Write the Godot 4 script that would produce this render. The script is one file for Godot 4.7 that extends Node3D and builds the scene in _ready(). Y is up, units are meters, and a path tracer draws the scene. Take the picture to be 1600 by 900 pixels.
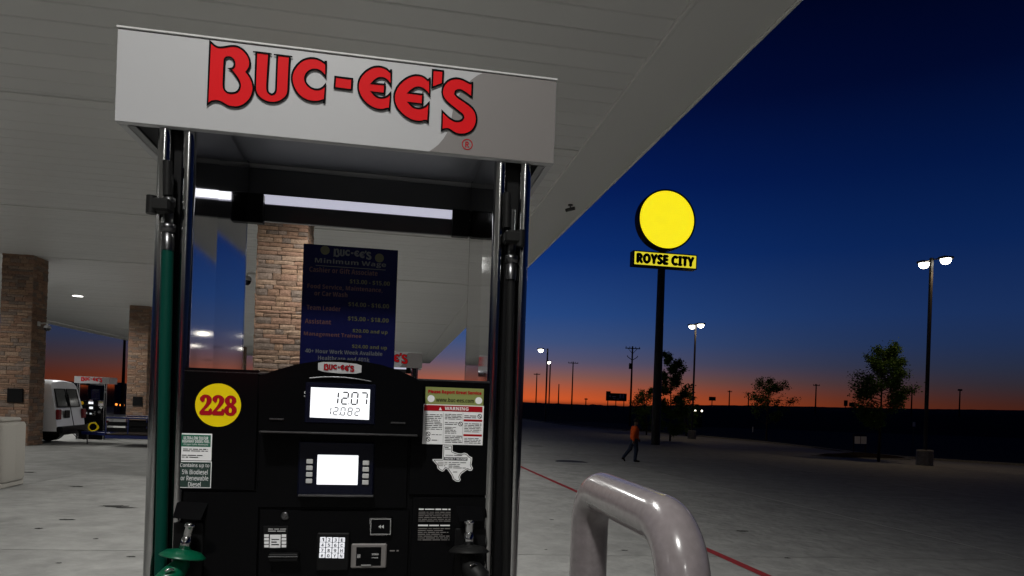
extends Node3D
# Petrol station forecourt at dusk. World: x to the right along the pump fronts, y up, -z into the picture.
const F := 1040.0
const PX := 800.0
const PY := 627.0
const YAW := 10.0
const ROLL := 2.0
const EYE := 1.5
const PUMP_D := 1.955          # distance of the pump's sign face
const PUMP_X := -0.165
const CANOPY_Y := 5.55
const CANOPY_X0 := -22.5
const CANOPY_X1 := 3.75

var M := {}
var used := {}
var rng := RandomNumberGenerator.new()

# ------------------------------------------------------------------ camera, sky, light
func _ready() -> void:
	rng.seed = 7
	var cam := Camera3D.new()
	cam.name = "camera"
	cam.projection = Camera3D.PROJECTION_FRUSTUM
	cam.near = 0.1
	cam.far = 4000.0
	cam.size = 0.1 * 900.0 / F
	cam.frustum_offset = Vector2(0, 0.1 * (PY - 450.0) / F)
	add_child(cam)
	cam.position = Vector3(0, EYE, 0)
	cam.rotation = Vector3(0, -deg_to_rad(YAW), deg_to_rad(ROLL))
	cam.current = true
	var env := Environment.new()
	env.background_mode = Environment.BG_SKY
	var sky := Sky.new()
	var psm := PanoramaSkyMaterial.new()
	psm.panorama = dusk_sky()
	sky.sky_material = psm
	env.sky = sky
	env.tonemap_mode = Environment.TONE_MAPPER_LINEAR
	env.tonemap_exposure = 1.0
	env.sdfgi_enabled = true
	env.ssao_enabled = true
	env.ssil_enabled = true
	var we := WorldEnvironment.new()
	we.name = "world_environment"
	we.environment = env
	add_child(we)
	var sun := DirectionalLight3D.new()   # the sun has set: only a trace of light from the western glow
	sun.name = "sun"
	sun.light_energy = 0.0002
	sun.light_color = Color(1.0, 0.6, 0.4)
	sun.light_angular_distance = 40.0
	sun.shadow_enabled = true
	add_child(sun)
	sun.rotation = Vector3(deg_to_rad(-3), deg_to_rad(180.0 - 14.0), 0)
	materials()
	build_ground()
	build_canopy()
	build_columns()
	build_far_land()
	var pump := build_pump()
	build_pump_extras(pump)
	build_hoop()
	build_left_things()
	build_right_things()
	build_trees()
	build_person()
	build_store()

func lin(c: Color) -> Color:
	return c.srgb_to_linear()

func dusk_sky() -> ImageTexture:
	var w := 1024
	var h := 512
	var im := Image.create_empty(w, h, false, Image.FORMAT_RGBF)
	# elevation in degrees, colour (sRGB 0..255) in the glow and well away from it
	var el := [0.0, 1.0, 2.2, 3.5, 5.2, 7.5, 12.5, 18.0, 24.0, 32.0, 45.0, 90.0]
	var warm := [[216, 88, 38], [190, 87, 50], [136, 90, 80], [88, 84, 108], [60, 80, 124], [38, 71, 129], [14, 47, 111], [4, 27, 87], [2, 14, 60], [0, 5, 34], [0, 2, 18], [0, 2, 16]]
	var cool := [[60, 25, 15], [50, 29, 26], [38, 37, 46], [34, 42, 62], [28, 44, 78], [24, 45, 88], [10, 34, 82], [3, 22, 66], [1, 9, 42], [0, 2, 20], [0, 1, 15], [0, 1, 14]]
	for x in w:
		var az := (float(x) + 0.5) / w * 360.0             # 0 is -z, turning to +x
		var da := absf(wrapf(az - 8.0, -180, 180))
		var wt := exp(-pow(da / 22.0, 2.0))
		var away := lerpf(1.0, 0.25, smoothstep(50.0, 140.0, da))   # the eastern sky is already night
		for y in h:
			var e := 90.0 - (float(y) + 0.5) / h * 180.0
			var c := Color.BLACK
			if e >= 0.0:
				var k := 0
				while k < el.size() - 2 and e > el[k + 1]:
					k += 1
				var t: float = clampf((e - el[k]) / (el[k + 1] - el[k]), 0, 1)
				var a := lin(Color8(warm[k][0], warm[k][1], warm[k][2])).lerp(lin(Color8(warm[k + 1][0], warm[k + 1][1], warm[k + 1][2])), t)
				var b := lin(Color8(cool[k][0], cool[k][1], cool[k][2])).lerp(lin(Color8(cool[k + 1][0], cool[k + 1][1], cool[k + 1][2])), t)
				c = b.lerp(a, wt) * away
			else:
				c = Color(0.012, 0.008, 0.007)
			im.set_pixel(x, y, c)
	return ImageTexture.create_from_image(im)

# ------------------------------------------------------------------ pixels of the photograph as directions
func ray(u: float, v: float) -> Vector3:
	var a := (u - PX) / F
	var b := -(v - PY) / F
	var r := deg_to_rad(ROLL)
	var t := deg_to_rad(YAW)
	var x := a * cos(r) - b * sin(r)
	var y := a * sin(r) + b * cos(r)
	return Vector3(x * cos(t) + sin(t), y, -(cos(t) - x * sin(t)))

func at_z(u: float, v: float, z: float) -> Vector3:
	var d := ray(u, v)
	return Vector3(0, EYE, 0) + d * (z / d.z)

func at_depth(u: float, v: float, d: float) -> Vector3:
	return Vector3(0, EYE, 0) + ray(u, v) * d

func at_x(u: float, v: float, x: float) -> Vector3:
	var d := ray(u, v)
	return Vector3(0, EYE, 0) + d * (x / d.x)

func at_height(u: float, v: float, y: float) -> Vector3:
	var d := ray(u, v)
	return Vector3(0, EYE, 0) + d * ((y - EYE) / d.y)

# the forecourt falls gently away from the pump for drainage
func gp(x: float, z: float) -> float:
	var t := deg_to_rad(YAW)
	var cx := x * cos(t) + z * sin(t)
	var cd := x * sin(t) - z * cos(t)
	return -0.15 - 0.022 * clampf(cd, 0.0, 60.0) - 0.012 * clampf(cx, -25.0, 30.0)

func on_ground(u: float, v: float) -> Vector3:
	var y := -0.6
	var p := Vector3.ZERO
	for i in 30:
		p = at_height(u, v, y)
		y = gp(p.x, p.z)
	return p

# a pixel of the pump, in the pump's own coordinates, on the plane z
func P(u: float, v: float, z: float = 0.0) -> Vector3:
	var p := at_z(u, v, -PUMP_D + z)
	return Vector3(p.x - PUMP_X, p.y, z)

# ------------------------------------------------------------------ mesh helpers
func mb() -> SurfaceTool:
	var st := SurfaceTool.new()
	st.begin(Mesh.PRIMITIVE_TRIANGLES)
	st.set_smooth_group(-1)
	return st

func tri(st: SurfaceTool, a: Vector3, b: Vector3, c: Vector3, outward: Vector3) -> void:
	if (b - a).cross(c - a).dot(outward) > 0.0:
		st.add_vertex(a); st.add_vertex(c); st.add_vertex(b)
	else:
		st.add_vertex(a); st.add_vertex(b); st.add_vertex(c)

func quad(st: SurfaceTool, a: Vector3, b: Vector3, c: Vector3, d: Vector3, outward: Vector3) -> void:
	tri(st, a, b, c, outward)
	tri(st, a, c, d, outward)

func done(st: SurfaceTool) -> ArrayMesh:
	st.generate_normals()
	return st.commit()

# box with chamfered edges
func box(st: SurfaceTool, c: Vector3, s: Vector3, bev: float = 0.0, bas: Basis = Basis.IDENTITY) -> void:
	var h := s * 0.5
	bev = minf(bev, minf(h.x, minf(h.y, h.z)) * 0.8)
	st.set_smooth_group(-1)
	if bev <= 0.0:
		for ax in 3:
			for sg in [-1.0, 1.0]:
				var n := Vector3.ZERO
				n[ax] = sg
				var u := Vector3.ZERO
				u[(ax + 1) % 3] = h[(ax + 1) % 3]
				var w := Vector3.ZERO
				w[(ax + 2) % 3] = h[(ax + 2) % 3]
				var o: Vector3 = n * h[ax]
				quad(st, c + bas * (o - u - w), c + bas * (o + u - w), c + bas * (o + u + w), c + bas * (o - u + w), bas * n)
		return
	var g := h - Vector3(bev, bev, bev)
	for ax in 3:
		var a1 := (ax + 1) % 3
		var a2 := (ax + 2) % 3
		for sg in [-1.0, 1.0]:
			var n := Vector3.ZERO
			n[ax] = sg
			var q := []
			for k in [[-1, -1], [1, -1], [1, 1], [-1, 1]]:
				var p := Vector3.ZERO
				p[ax] = sg * h[ax]
				p[a1] = k[0] * g[a1]
				p[a2] = k[1] * g[a2]
				q.append(c + bas * p)
			quad(st, q[0], q[1], q[2], q[3], bas * n)
		for s1 in [-1.0, 1.0]:
			for s2 in [-1.0, 1.0]:
				var q := []
				for k in [[0, -1], [0, 1], [1, 1], [1, -1]]:
					var p := Vector3.ZERO
					p[ax] = k[1] * g[ax]
					p[a1] = s1 * (h[a1] if k[0] == 0 else g[a1])
					p[a2] = s2 * (g[a2] if k[0] == 0 else h[a2])
					q.append(c + bas * p)
				var n := Vector3.ZERO
				n[a1] = s1
				n[a2] = s2
				quad(st, q[0], q[1], q[2], q[3], bas * n)
	for sx in [-1.0, 1.0]:
		for sy in [-1.0, 1.0]:
			for sz in [-1.0, 1.0]:
				var n := Vector3(sx, sy, sz)
				tri(st, c + bas * (n * Vector3(h.x, g.y, g.z)), c + bas * (n * Vector3(g.x, h.y, g.z)), c + bas * (n * Vector3(g.x, g.y, h.z)), bas * n)

func tube(st: SurfaceTool, pts: Array, rad, seg: int = 12, caps: bool = true) -> void:
	var rings := []
	var up := Vector3(0.31, 0.17, 0.93)
	for i in pts.size():
		var t: Vector3 = (pts[mini(i + 1, pts.size() - 1)] - pts[maxi(i - 1, 0)]).normalized()
		if i == 0:
			if absf(t.dot(up)) > 0.9:
				up = Vector3(0.9, 0.3, -0.2)
		var u := (up - t * up.dot(t)).normalized()
		up = u
		var w := t.cross(u)
		var r: float = rad[i] if rad is Array else rad
		var ring := []
		for k in seg:
			var a := TAU * k / seg
			ring.append(pts[i] + (u * cos(a) + w * sin(a)) * r)
		rings.append(ring)
	st.set_smooth_group(1)
	for i in pts.size() - 1:
		for k in seg:
			var k2 := (k + 1) % seg
			var mid: Vector3 = (rings[i][k] + rings[i + 1][k2]) * 0.5 - (pts[i] + pts[i + 1]) * 0.5
			quad(st, rings[i][k], rings[i][k2], rings[i + 1][k2], rings[i + 1][k], mid)
	if caps:
		st.set_smooth_group(-1)
		for e in [0, pts.size() - 1]:
			var n: Vector3 = pts[e] - pts[1 if e == 0 else pts.size() - 2]
			for k in seg:
				tri(st, pts[e], rings[e][k], rings[e][(k + 1) % seg], n)

# profile: array of Vector2(radius, height) turned about the y axis of xf
func lathe(st: SurfaceTool, prof: Array, seg: int, xf: Transform3D, smooth: bool = true) -> void:
	st.set_smooth_group(1 if smooth else -1)
	for i in prof.size() - 1:
		var p: Vector2 = prof[i]
		var q: Vector2 = prof[i + 1]
		var nrm := Vector2(q.y - p.y, p.x - q.x)
		for k in seg:
			var a := TAU * k / seg
			var b := TAU * (k + 1) / seg
			var am := (a + b) * 0.5
			var o := xf.basis * Vector3(nrm.x * cos(am), nrm.y, nrm.x * sin(am))
			var v0 := xf * Vector3(p.x * cos(a), p.y, p.x * sin(a))
			var v1 := xf * Vector3(p.x * cos(b), p.y, p.x * sin(b))
			var v2 := xf * Vector3(q.x * cos(b), q.y, q.x * sin(b))
			var v3 := xf * Vector3(q.x * cos(a), q.y, q.x * sin(a))
			if p.x > 1e-5:
				tri(st, v0, v1, v2, o)
			if q.x > 1e-5:
				tri(st, v0, v2, v3, o)
	st.set_smooth_group(-1)

# prism: polygon in x,y from z0 (back) to z1 (front), placed by xf
func prism(st: SurfaceTool, poly: PackedVector2Array, z0: float, z1: float, xf: Transform3D = Transform3D.IDENTITY) -> void:
	st.set_smooth_group(-1)
	var idx := Geometry2D.triangulate_polygon(poly)
	for i in range(0, idx.size(), 3):
		var a := poly[idx[i]]
		var b := poly[idx[i + 1]]
		var c := poly[idx[i + 2]]
		tri(st, xf * Vector3(a.x, a.y, z1), xf * Vector3(b.x, b.y, z1), xf * Vector3(c.x, c.y, z1), xf.basis.z)
		tri(st, xf * Vector3(a.x, a.y, z0), xf * Vector3(b.x, b.y, z0), xf * Vector3(c.x, c.y, z0), -xf.basis.z)
	var cw := Geometry2D.is_polygon_clockwise(poly)
	for i in poly.size():
		var a := poly[i]
		var b := poly[(i + 1) % poly.size()]
		var e := b - a
		var n := Vector3(e.y, -e.x, 0)
		if cw:
			n = -n
		quad(st, xf * Vector3(a.x, a.y, z0), xf * Vector3(b.x, b.y, z0), xf * Vector3(b.x, b.y, z1), xf * Vector3(a.x, a.y, z1), xf.basis * n)

# a printed line of width w along points in x,y at height z
func stroke(st: SurfaceTool, pts: PackedVector2Array, w: float, z: float, closed: bool = true) -> void:
	st.set_smooth_group(-1)
	var n := pts.size()
	var inn := []
	var out := []
	for i in n:
		var a := pts[(i - 1 + n) % n] if (closed or i > 0) else pts[i]
		var b := pts[(i + 1) % n] if (closed or i < n - 1) else pts[i]
		var p := pts[i]
		var d1 := (p - a).normalized()
		var d2 := (b - p).normalized()
		if d1 == Vector2.ZERO: d1 = d2
		if d2 == Vector2.ZERO: d2 = d1
		var t := (d1 + d2).normalized()
		if t == Vector2.ZERO: t = d1
		var nn := Vector2(-t.y, t.x)
		var k := 1.0 / maxf(0.45, absf(nn.dot(Vector2(-d1.y, d1.x))))
		inn.append(p - nn * w * 0.5 * k)
		out.append(p + nn * w * 0.5 * k)
	for i in (n if closed else n - 1):
		var j := (i + 1) % n
		quad(st, Vector3(inn[i].x, inn[i].y, z), Vector3(inn[j].x, inn[j].y, z), Vector3(out[j].x, out[j].y, z), Vector3(out[i].x, out[i].y, z), Vector3(0, 0, 1))

func flat_rect(st: SurfaceTool, c: Vector2, s: Vector2, z: float) -> void:
	st.set_smooth_group(-1)
	quad(st, Vector3(c.x - s.x / 2, c.y - s.y / 2, z), Vector3(c.x + s.x / 2, c.y - s.y / 2, z), Vector3(c.x + s.x / 2, c.y + s.y / 2, z), Vector3(c.x - s.x / 2, c.y + s.y / 2, z), Vector3(0, 0, 1))

func put(called: String, mesh: Mesh, mat: Material, parent: Node = null) -> MeshInstance3D:
	var o := MeshInstance3D.new()
	o.mesh = mesh
	o.material_override = mat
	o.name = called if parent else numbered(called)
	(parent if parent else self).add_child(o, true)
	return o

func numbered(called: String) -> String:
	if not used.has(called):
		used[called] = 0
		return called
	used[called] += 1
	return "%s_%03d" % [called, used[called]]

func thing(called: String, label: String, category: String, at: Vector3 = Vector3.ZERO, group: String = "", turn: float = 0.0) -> Node3D:
	var o := Node3D.new()
	o.name = numbered(called)
	add_child(o)
	o.position = at
	o.rotation.y = turn
	tag(o, label, category, group)
	return o

func tag(o: Node, label: String, category: String, group: String = "") -> void:
	o.set_meta("label", label)
	o.set_meta("category", category)
	if group:
		o.set_meta("group", group)

func copy_of(o: Node3D, label: String, at: Vector3, group: String = "") -> Node3D:
	var c: Node3D = o.duplicate()
	c.name = numbered(String(o.name).rstrip("0123456789").rstrip("_"))
	add_child(c)
	c.position = at
	c.set_meta("label", label)
	if group:
		c.set_meta("group", group)
	return c

func structure(o: Node) -> void:
	o.set_meta("kind", "structure")

# ------------------------------------------------------------------ materials
func mat(c: Color, rough: float = 0.6, metal: float = 0.0) -> StandardMaterial3D:
	var m := StandardMaterial3D.new()
	m.albedo_color = c.linear_to_srgb()
	m.metallic_specular = 0.5 if rough < 0.7 else 0.2
	m.roughness = rough
	m.metallic = metal
	return m

func glow(c: Color, e: float) -> StandardMaterial3D:
	var m := mat(Color(0.6, 0.6, 0.6), 0.4)
	m.emission_enabled = true
	m.emission = c
	m.emission_energy_multiplier = e
	return m

func noise_tex(sz: int, freq: float, oct: int, c0: Color, c1: Color, sd: int, kind: int = FastNoiseLite.TYPE_SIMPLEX_SMOOTH, normal: bool = false, bump: float = 4.0) -> NoiseTexture2D:
	var n := FastNoiseLite.new()
	n.seed = sd
	n.noise_type = kind
	n.frequency = freq
	n.fractal_type = FastNoiseLite.FRACTAL_FBM
	n.fractal_octaves = oct
	n.fractal_gain = 0.55
	var t := NoiseTexture2D.new()
	t.width = sz
	t.height = sz
	t.seamless = true
	t.noise = n
	if normal:
		t.as_normal_map = true
		t.bump_strength = bump
	else:
		var g := Gradient.new()
		g.set_color(0, c0.linear_to_srgb())
		g.set_color(1, c1.linear_to_srgb())
		t.color_ramp = g
	return t

func tri_mat(m: StandardMaterial3D, scale: float) -> StandardMaterial3D:
	m.uv1_triplanar = true
	m.uv1_world_triplanar = true
	m.uv1_scale = Vector3(scale, scale, scale)
	return m

func grey(v: float) -> Color:
	return Color(v, v, v)

func materials() -> void:
	var conc := noise_tex(1024, 0.012, 7, Color(0.295, 0.293, 0.283), Color(0.43, 0.427, 0.412), 11)
	var conc2 := noise_tex(512, 0.06, 6, Color(0.8, 0.8, 0.8), Color(1, 1, 1), 12)
	var concn := noise_tex(512, 0.08, 4, Color.BLACK, Color.WHITE, 13, FastNoiseLite.TYPE_SIMPLEX_SMOOTH, true, 2.0)
	M.concrete = []
	for k in 4:
		var m := mat(grey([0.97, 0.88, 1.0, 0.92][k]), 0.72)
		m.albedo_texture = conc
		m.normal_enabled = true
		m.normal_texture = concn
		m.normal_scale = 0.5
		m.detail_enabled = true
		m.detail_albedo = conc2
		m.detail_blend_mode = BaseMaterial3D.BLEND_MODE_MUL
		m.uv1_offset = Vector3(k * 0.37, k * 0.21, k * 0.53)
		tri_mat(m, [0.11, 0.09, 0.1, 0.12][k])
		M.concrete.append(m)
	M.grass = tri_mat(mat(Color(1, 1, 1), 0.95), 0.2)
	M.grass.albedo_texture = noise_tex(512, 0.03, 6, Color(0.006, 0.008, 0.003), Color(0.026, 0.03, 0.011), 21)
	M.asphalt = tri_mat(mat(Color(1, 1, 1), 0.9), 0.3)
	M.asphalt.albedo_texture = noise_tex(512, 0.06, 5, Color(0.03, 0.03, 0.03), Color(0.07, 0.068, 0.065), 22)
	M.kerb = tri_mat(mat(Color(1, 1, 1), 0.8), 0.6)
	M.kerb.albedo_texture = noise_tex(256, 0.04, 5, Color(0.2, 0.195, 0.18), Color(0.36, 0.35, 0.33), 23)
	M.redpaint = tri_mat(mat(Color(1, 1, 1), 0.7), 0.9)
	M.redpaint.albedo_texture = noise_tex(512, 0.03, 6, Color(0.14, 0.03, 0.03), Color(0.42, 0.03, 0.04), 24)
	M.iron = mat(Color(0.03, 0.028, 0.026), 0.6, 0.3)
	# ceiling
	M.ceiling = []
	for k in 3:
		var m := mat(Color(0.60, 0.60, 0.585) * [1.0, 0.96, 0.98][k], 0.38)
		M.ceiling.append(m)
	M.fascia = mat(Color(0.6, 0.6, 0.58), 0.4)
	M.deck = mat(Color(0.2, 0.2, 0.2), 0.8)
	# stone
	M.stone = []
	var sc := [Color(0.29, 0.18, 0.125), Color(0.34, 0.22, 0.15), Color(0.25, 0.165, 0.12), Color(0.36, 0.25, 0.18), Color(0.28, 0.21, 0.17), Color(0.31, 0.19, 0.135), Color(0.22, 0.17, 0.14)]
	for k in sc.size():
		var m := mat(Color(1, 1, 1), 0.9)
		m.albedo_texture = noise_tex(256, 0.03, 5, sc[k] * 0.55, sc[k] * 1.1, 31 + k)
		m.normal_enabled = true
		m.normal_texture = noise_tex(256, 0.05, 4, Color.BLACK, Color.WHITE, 41 + k, FastNoiseLite.TYPE_SIMPLEX_SMOOTH, true, 2.5)
		tri_mat(m, 2.2)
		M.stone.append(m)
	M.mortar = mat(Color(0.09, 0.07, 0.055), 0.95)
	# pump
	M.white = mat(Color(0.39, 0.39, 0.402), 0.38)
	M.grey = mat(Color(0.165, 0.153, 0.149), 0.42)
	M.signred = mat(Color(0.62, 0.006, 0.01), 0.5)
	M.signred.metallic_specular = 0.2
	M.ink = mat(Color(0.003, 0.003, 0.0035), 0.5)
	M.ink.metallic_specular = 0.1
	M.black = mat(Color(0.003, 0.003, 0.0035), 0.14)
	M.black.metallic_specular = 0.16
	M.blackmatt = mat(Color(0.006, 0.006, 0.0065), 0.45)
	M.blackmatt.metallic_specular = 0.25
	M.navy = mat(Color(0.003, 0.004, 0.012), 0.25)
	M.navy.metallic_specular = 0.3
	M.rubber = mat(Color(0.008, 0.008, 0.008), 0.5)
	M.rubber.metallic_specular = 0.3
	M.steel = mat(Color(0.5, 0.5, 0.51), 0.06, 1.0)
	M.chrome = mat(Color(0.4, 0.4, 0.4), 0.14, 1.0)
	M.darksteel = mat(Color(0.12, 0.12, 0.125), 0.3, 1.0)
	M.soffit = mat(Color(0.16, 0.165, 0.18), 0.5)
	M.yellow = mat(Color(0.8, 0.6, 0.004), 0.5)
	M.yellow.metallic_specular = 0.2
	M.darkred = mat(Color(0.34, 0.006, 0.012), 0.5)
	M.darkred.metallic_specular = 0.2
	M.paper = mat(Color(0.8, 0.8, 0.81), 0.5)
	M.paper.metallic_specular = 0.3
	M.greenprint = mat(Color(0.01, 0.12, 0.07), 0.5)
	M.darkgreen = mat(Color(0.012, 0.035, 0.028), 0.5)
	M.hosegreen = mat(Color(0.0, 0.04, 0.028), 0.5)
	M.hosegreen.metallic_specular = 0.25
	M.nozzle = mat(Color(0.0, 0.085, 0.04), 0.3)
	M.olive = mat(Color(0.22, 0.25, 0.07), 0.5)
	M.key = mat(Color(0.5, 0.5, 0.5), 0.4)
	M.posterblue = mat(Color(0.004, 0.005, 0.038), 0.4)
	M.posterblue.metallic_specular = 0.15
	M.posterink = mat(Color(0.06, 0.065, 0.075), 0.5)
	M.posterred = mat(Color(0.05, 0.01, 0.014), 0.5)
	M.posteryellow = mat(Color(0.045, 0.045, 0.01), 0.5)
	M.lcd = glow(Color(0.97, 0.98, 1.0), 1.0)
	M.screentext = glow(Color(0.94, 0.95, 0.96), 0.9)
	M.strip = glow(Color(0.86, 0.86, 0.94), 0.62)
	M.keyglow = glow(Color(0.95, 0.96, 1.0), 0.55)
	M.signyellow = glow(Color(1.0, 0.93, 0.06), 0.95)
	M.boxyellow = glow(Color(0.95, 0.89, 0.16), 0.8)
	M.lamplens = glow(Color(1.0, 0.97, 0.9), 14.0)
	M.canopylens = glow(Color(1.0, 0.99, 0.96), 9.0)
	M.headlight = glow(Color(1.0, 0.95, 0.85), 6.0)
	M.amberlight = glow(Color(1.0, 0.55, 0.2), 2.0)
	M.redlight = glow(Color(1.0, 0.06, 0.05), 2.2)
	# others
	M.hoop = mat(Color(1, 1, 1), 0.24)
	M.hoop.albedo_texture = noise_tex(512, 0.015, 6, Color(0.195, 0.17, 0.175), Color(0.27, 0.238, 0.247), 62)
	M.hoop.metallic_specular = 0.5
	M.hoop.clearcoat_enabled = true
	M.hoop.clearcoat = 0.5
	M.hoop.clearcoat_roughness = 0.12
	M.hoop.normal_enabled = true
	M.hoop.normal_texture = noise_tex(512, 0.02, 3, Color.BLACK, Color.WHITE, 61, FastNoiseLite.TYPE_SIMPLEX_SMOOTH, true, 1.2)
	M.hoop.normal_scale = 0.12
	tri_mat(M.hoop, 3.0)
	M.vanwhite = mat(Color(0.8, 0.8, 0.82), 0.25)
	M.glass = mat(Color(0.008, 0.01, 0.014), 0.08)
	M.taillight = mat(Color(0.16, 0.008, 0.01), 0.2)
	M.tyre = mat(Color(0.014, 0.014, 0.014), 0.85)
	M.trailerblue = mat(Color(0.01, 0.02, 0.12), 0.35)
	M.pole = mat(Color(0.012, 0.012, 0.013), 0.5)
	M.lamppole = mat(Color(0.03, 0.028, 0.026), 0.45)
	M.wood = mat(Color(0.03, 0.022, 0.018), 0.9)
	M.bin = tri_mat(mat(Color(1, 1, 1), 0.85), 1.2)
	M.bin.albedo_texture = noise_tex(512, 0.08, 5, Color(0.32, 0.3, 0.265), Color(0.52, 0.495, 0.45), 71)
	M.bark = mat(Color(0.05, 0.038, 0.028), 0.9)
	M.leaf = mat(Color(0.085, 0.145, 0.035), 0.7)
	M.leaf.backlight_enabled = true
	M.leaf.backlight = Color(0.2, 0.3, 0.08)

# ------------------------------------------------------------------ ground
func sheet_y(p: Vector2) -> float:
	return gp(p.x, p.y)

func kerb_line() -> PackedVector2Array:
	var line := PackedVector2Array()
	for q in [[816, 655], [870, 663], [940, 670], [1010, 676], [1090, 682], [1180, 690], [1280, 701], [1360, 711], [1440, 718], [1520, 723], [1600, 728]]:
		var p := on_ground(q[0], q[1])
		line.append(Vector2(p.x, p.z))
	line.append(Vector2(62, -22))
	return line

func build_ground() -> void:
	# the land: one sheet out to the horizon
	var st := mb()
	st.set_smooth_group(1)
	var xs := [-1800.0, -700.0, -300.0, -150.0, -90.0, -60.0]
	for k in range(-45, 75, 6):
		xs.append(float(k))
	xs.append_array([90.0, 150.0, 300.0, 700.0, 1800.0])
	var zs := [300.0, 100.0, 40.0]
	for k in range(20, -120, -6):
		zs.append(float(k))
	zs.append_array([-150.0, -250.0, -500.0, -1000.0, -2200.0])
	for i in xs.size() - 1:
		for j in zs.size() - 1:
			var q := []
			for c in [[0, 0], [1, 0], [1, 1], [0, 1]]:
				var x: float = xs[i + c[0]]
				var z: float = zs[j + c[1]]
				q.append(Vector3(x, gp(x, z) - 0.1, z))
			quad(st, q[0], q[1], q[2], q[3], Vector3.UP)
	var g := put("ground", done(st), M.grass)
	structure(g)
	# the concrete lot, slab by slab, cut along the kerb
	var kerb := kerb_line()
	var lot := PackedVector2Array([Vector2(62, 24), Vector2(-62, 24), Vector2(-62, -60), Vector2(-22, -74), Vector2(-10, -100)])
	lot.append_array(kerb)
	var pave := Node3D.new()
	pave.name = "pavement"
	add_child(pave)
	structure(pave)
	var S := 7.6
	var r := RandomNumberGenerator.new()
	r.seed = 5
	for i in range(-9, 9):
		for j in range(-4, 16):
			var x0 := i * S + 1.1
			var z0 := -j * S - 0.2
			var cell := PackedVector2Array([Vector2(x0 + 0.01, z0 - 0.01), Vector2(x0 + S - 0.01, z0 - 0.01), Vector2(x0 + S - 0.01, z0 - S + 0.01), Vector2(x0 + 0.01, z0 - S + 0.01)])
			for poly in Geometry2D.intersect_polygons(cell, lot):
				var s := mb()
				var idx := Geometry2D.triangulate_polygon(poly)
				for k in range(0, idx.size(), 3):
					var a := slab_pt(poly[idx[k]])
					var b := slab_pt(poly[idx[k + 1]])
					var c := slab_pt(poly[idx[k + 2]])
					tri(s, a, b, c, Vector3.UP)
				for k in poly.size():
					var a := slab_pt(poly[k])
					var b := slab_pt(poly[(k + 1) % poly.size()])
					var mid := (a + b) * 0.5 - Vector3(x0 + S / 2, 0, z0 - S / 2)
					mid.y = 0
					quad(s, a, b, b - Vector3(0, 0.09, 0), a - Vector3(0, 0.09, 0), mid)
				put("slab", done(s), M.concrete[r.randi() % 4], pave)
	# kerb along the lot
	var ks := mb()
	for k in kerb.size() - 1:
		var a := kerb[k]
		var b := kerb[k + 1]
		var d := (b - a).normalized()
		var n := Vector2(d.y, -d.x)
		if n.y > 0: n = -n
		var y0 := gp(a.x, a.y)
		var y1 := gp(b.x, b.y)
		var w := 0.16
		var A := Vector3(a.x, y0 - 0.1, a.y)
		var B := Vector3(b.x, y1 - 0.1, b.y)
		var N := Vector3(n.x, 0, n.y) * w
		var H := Vector3(0, 0.24, 0)
		quad(ks, A, B, B + H, A + H, -N)
		quad(ks, A + H, B + H, B + H + N, A + H + N, Vector3.UP)
		quad(ks, A + N, B + N, B + N + H, A + N + H, N)
	structure(put("kerb", done(ks), M.kerb))
	# the verge behind the kerb, level with its top
	var vs := mb()
	for k in kerb.size() - 1:
		var a := kerb[k]
		var b := kerb[k + 1]
		var d := (b - a).normalized()
		var n := Vector2(d.y, -d.x)
		if n.y > 0: n = -n
		var q := []
		for e in [[a, 0.16, 0.1], [b, 0.16, 0.1], [b, 9.0, 0.06], [a, 9.0, 0.06]]:
			var p: Vector2 = e[0] + Vector2(0.25, -1.0).normalized() * e[1]
			q.append(Vector3(p.x, gp(p.x, p.y) + e[2], p.y))
		quad(vs, q[0], q[1], q[2], q[3], Vector3.UP)
	structure(put("verge", done(vs), M.grass))
	# red fire-lane line, painted
	var ls := mb()
	var lx := 4.08
	var z := 6.0
	while z > -64.0:
		var z1 := z - 2.0
		quad(ls, Vector3(lx, gp(lx, z) + 0.004, z), Vector3(lx + 0.13, gp(lx + 0.13, z) + 0.004, z), Vector3(lx + 0.13, gp(lx + 0.13, z1) + 0.004, z1), Vector3(lx, gp(lx, z1) + 0.004, z1), Vector3.UP)
		z = z1
	structure(put("painted_line", done(ls), M.redpaint))
	# planted islands in the lot: mulch beds with a kerb round them
	for q in [[1000, 674, 2.6, 0.9], [1345, 715, 3.4, 1.1]]:
		var c := on_ground(q[0], q[1])
		var poly := PackedVector2Array()
		var inn := PackedVector2Array()
		for k in 28:
			var a := TAU * k / 28
			var e := Vector2(signf(cos(a)) * pow(absf(cos(a)), 0.7) * q[2], signf(sin(a)) * pow(absf(sin(a)), 0.7) * q[3])
			poly.append(e)
			inn.append(e * 0.9)
		var s := mb()
		var y := gp(c.x, c.z)
		prism(s, poly, 0.0, 0.13, Transform3D(Basis(Vector3.RIGHT, -PI / 2), Vector3(0, 0, 0)))
		var bed := thing("planting_bed", "low kerbed planting bed " + ("near the walking person" if q[0] < 1100 else "round the foot of the tall tree by the twin lamp"), "planter", Vector3(c.x, y - 0.05, c.z), "kerbed beds in the lot")
		put("kerb_edge", done(s), M.kerb, bed)
		var s2 := mb()
		var r2 := RandomNumberGenerator.new()
		r2.seed = 9
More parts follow.
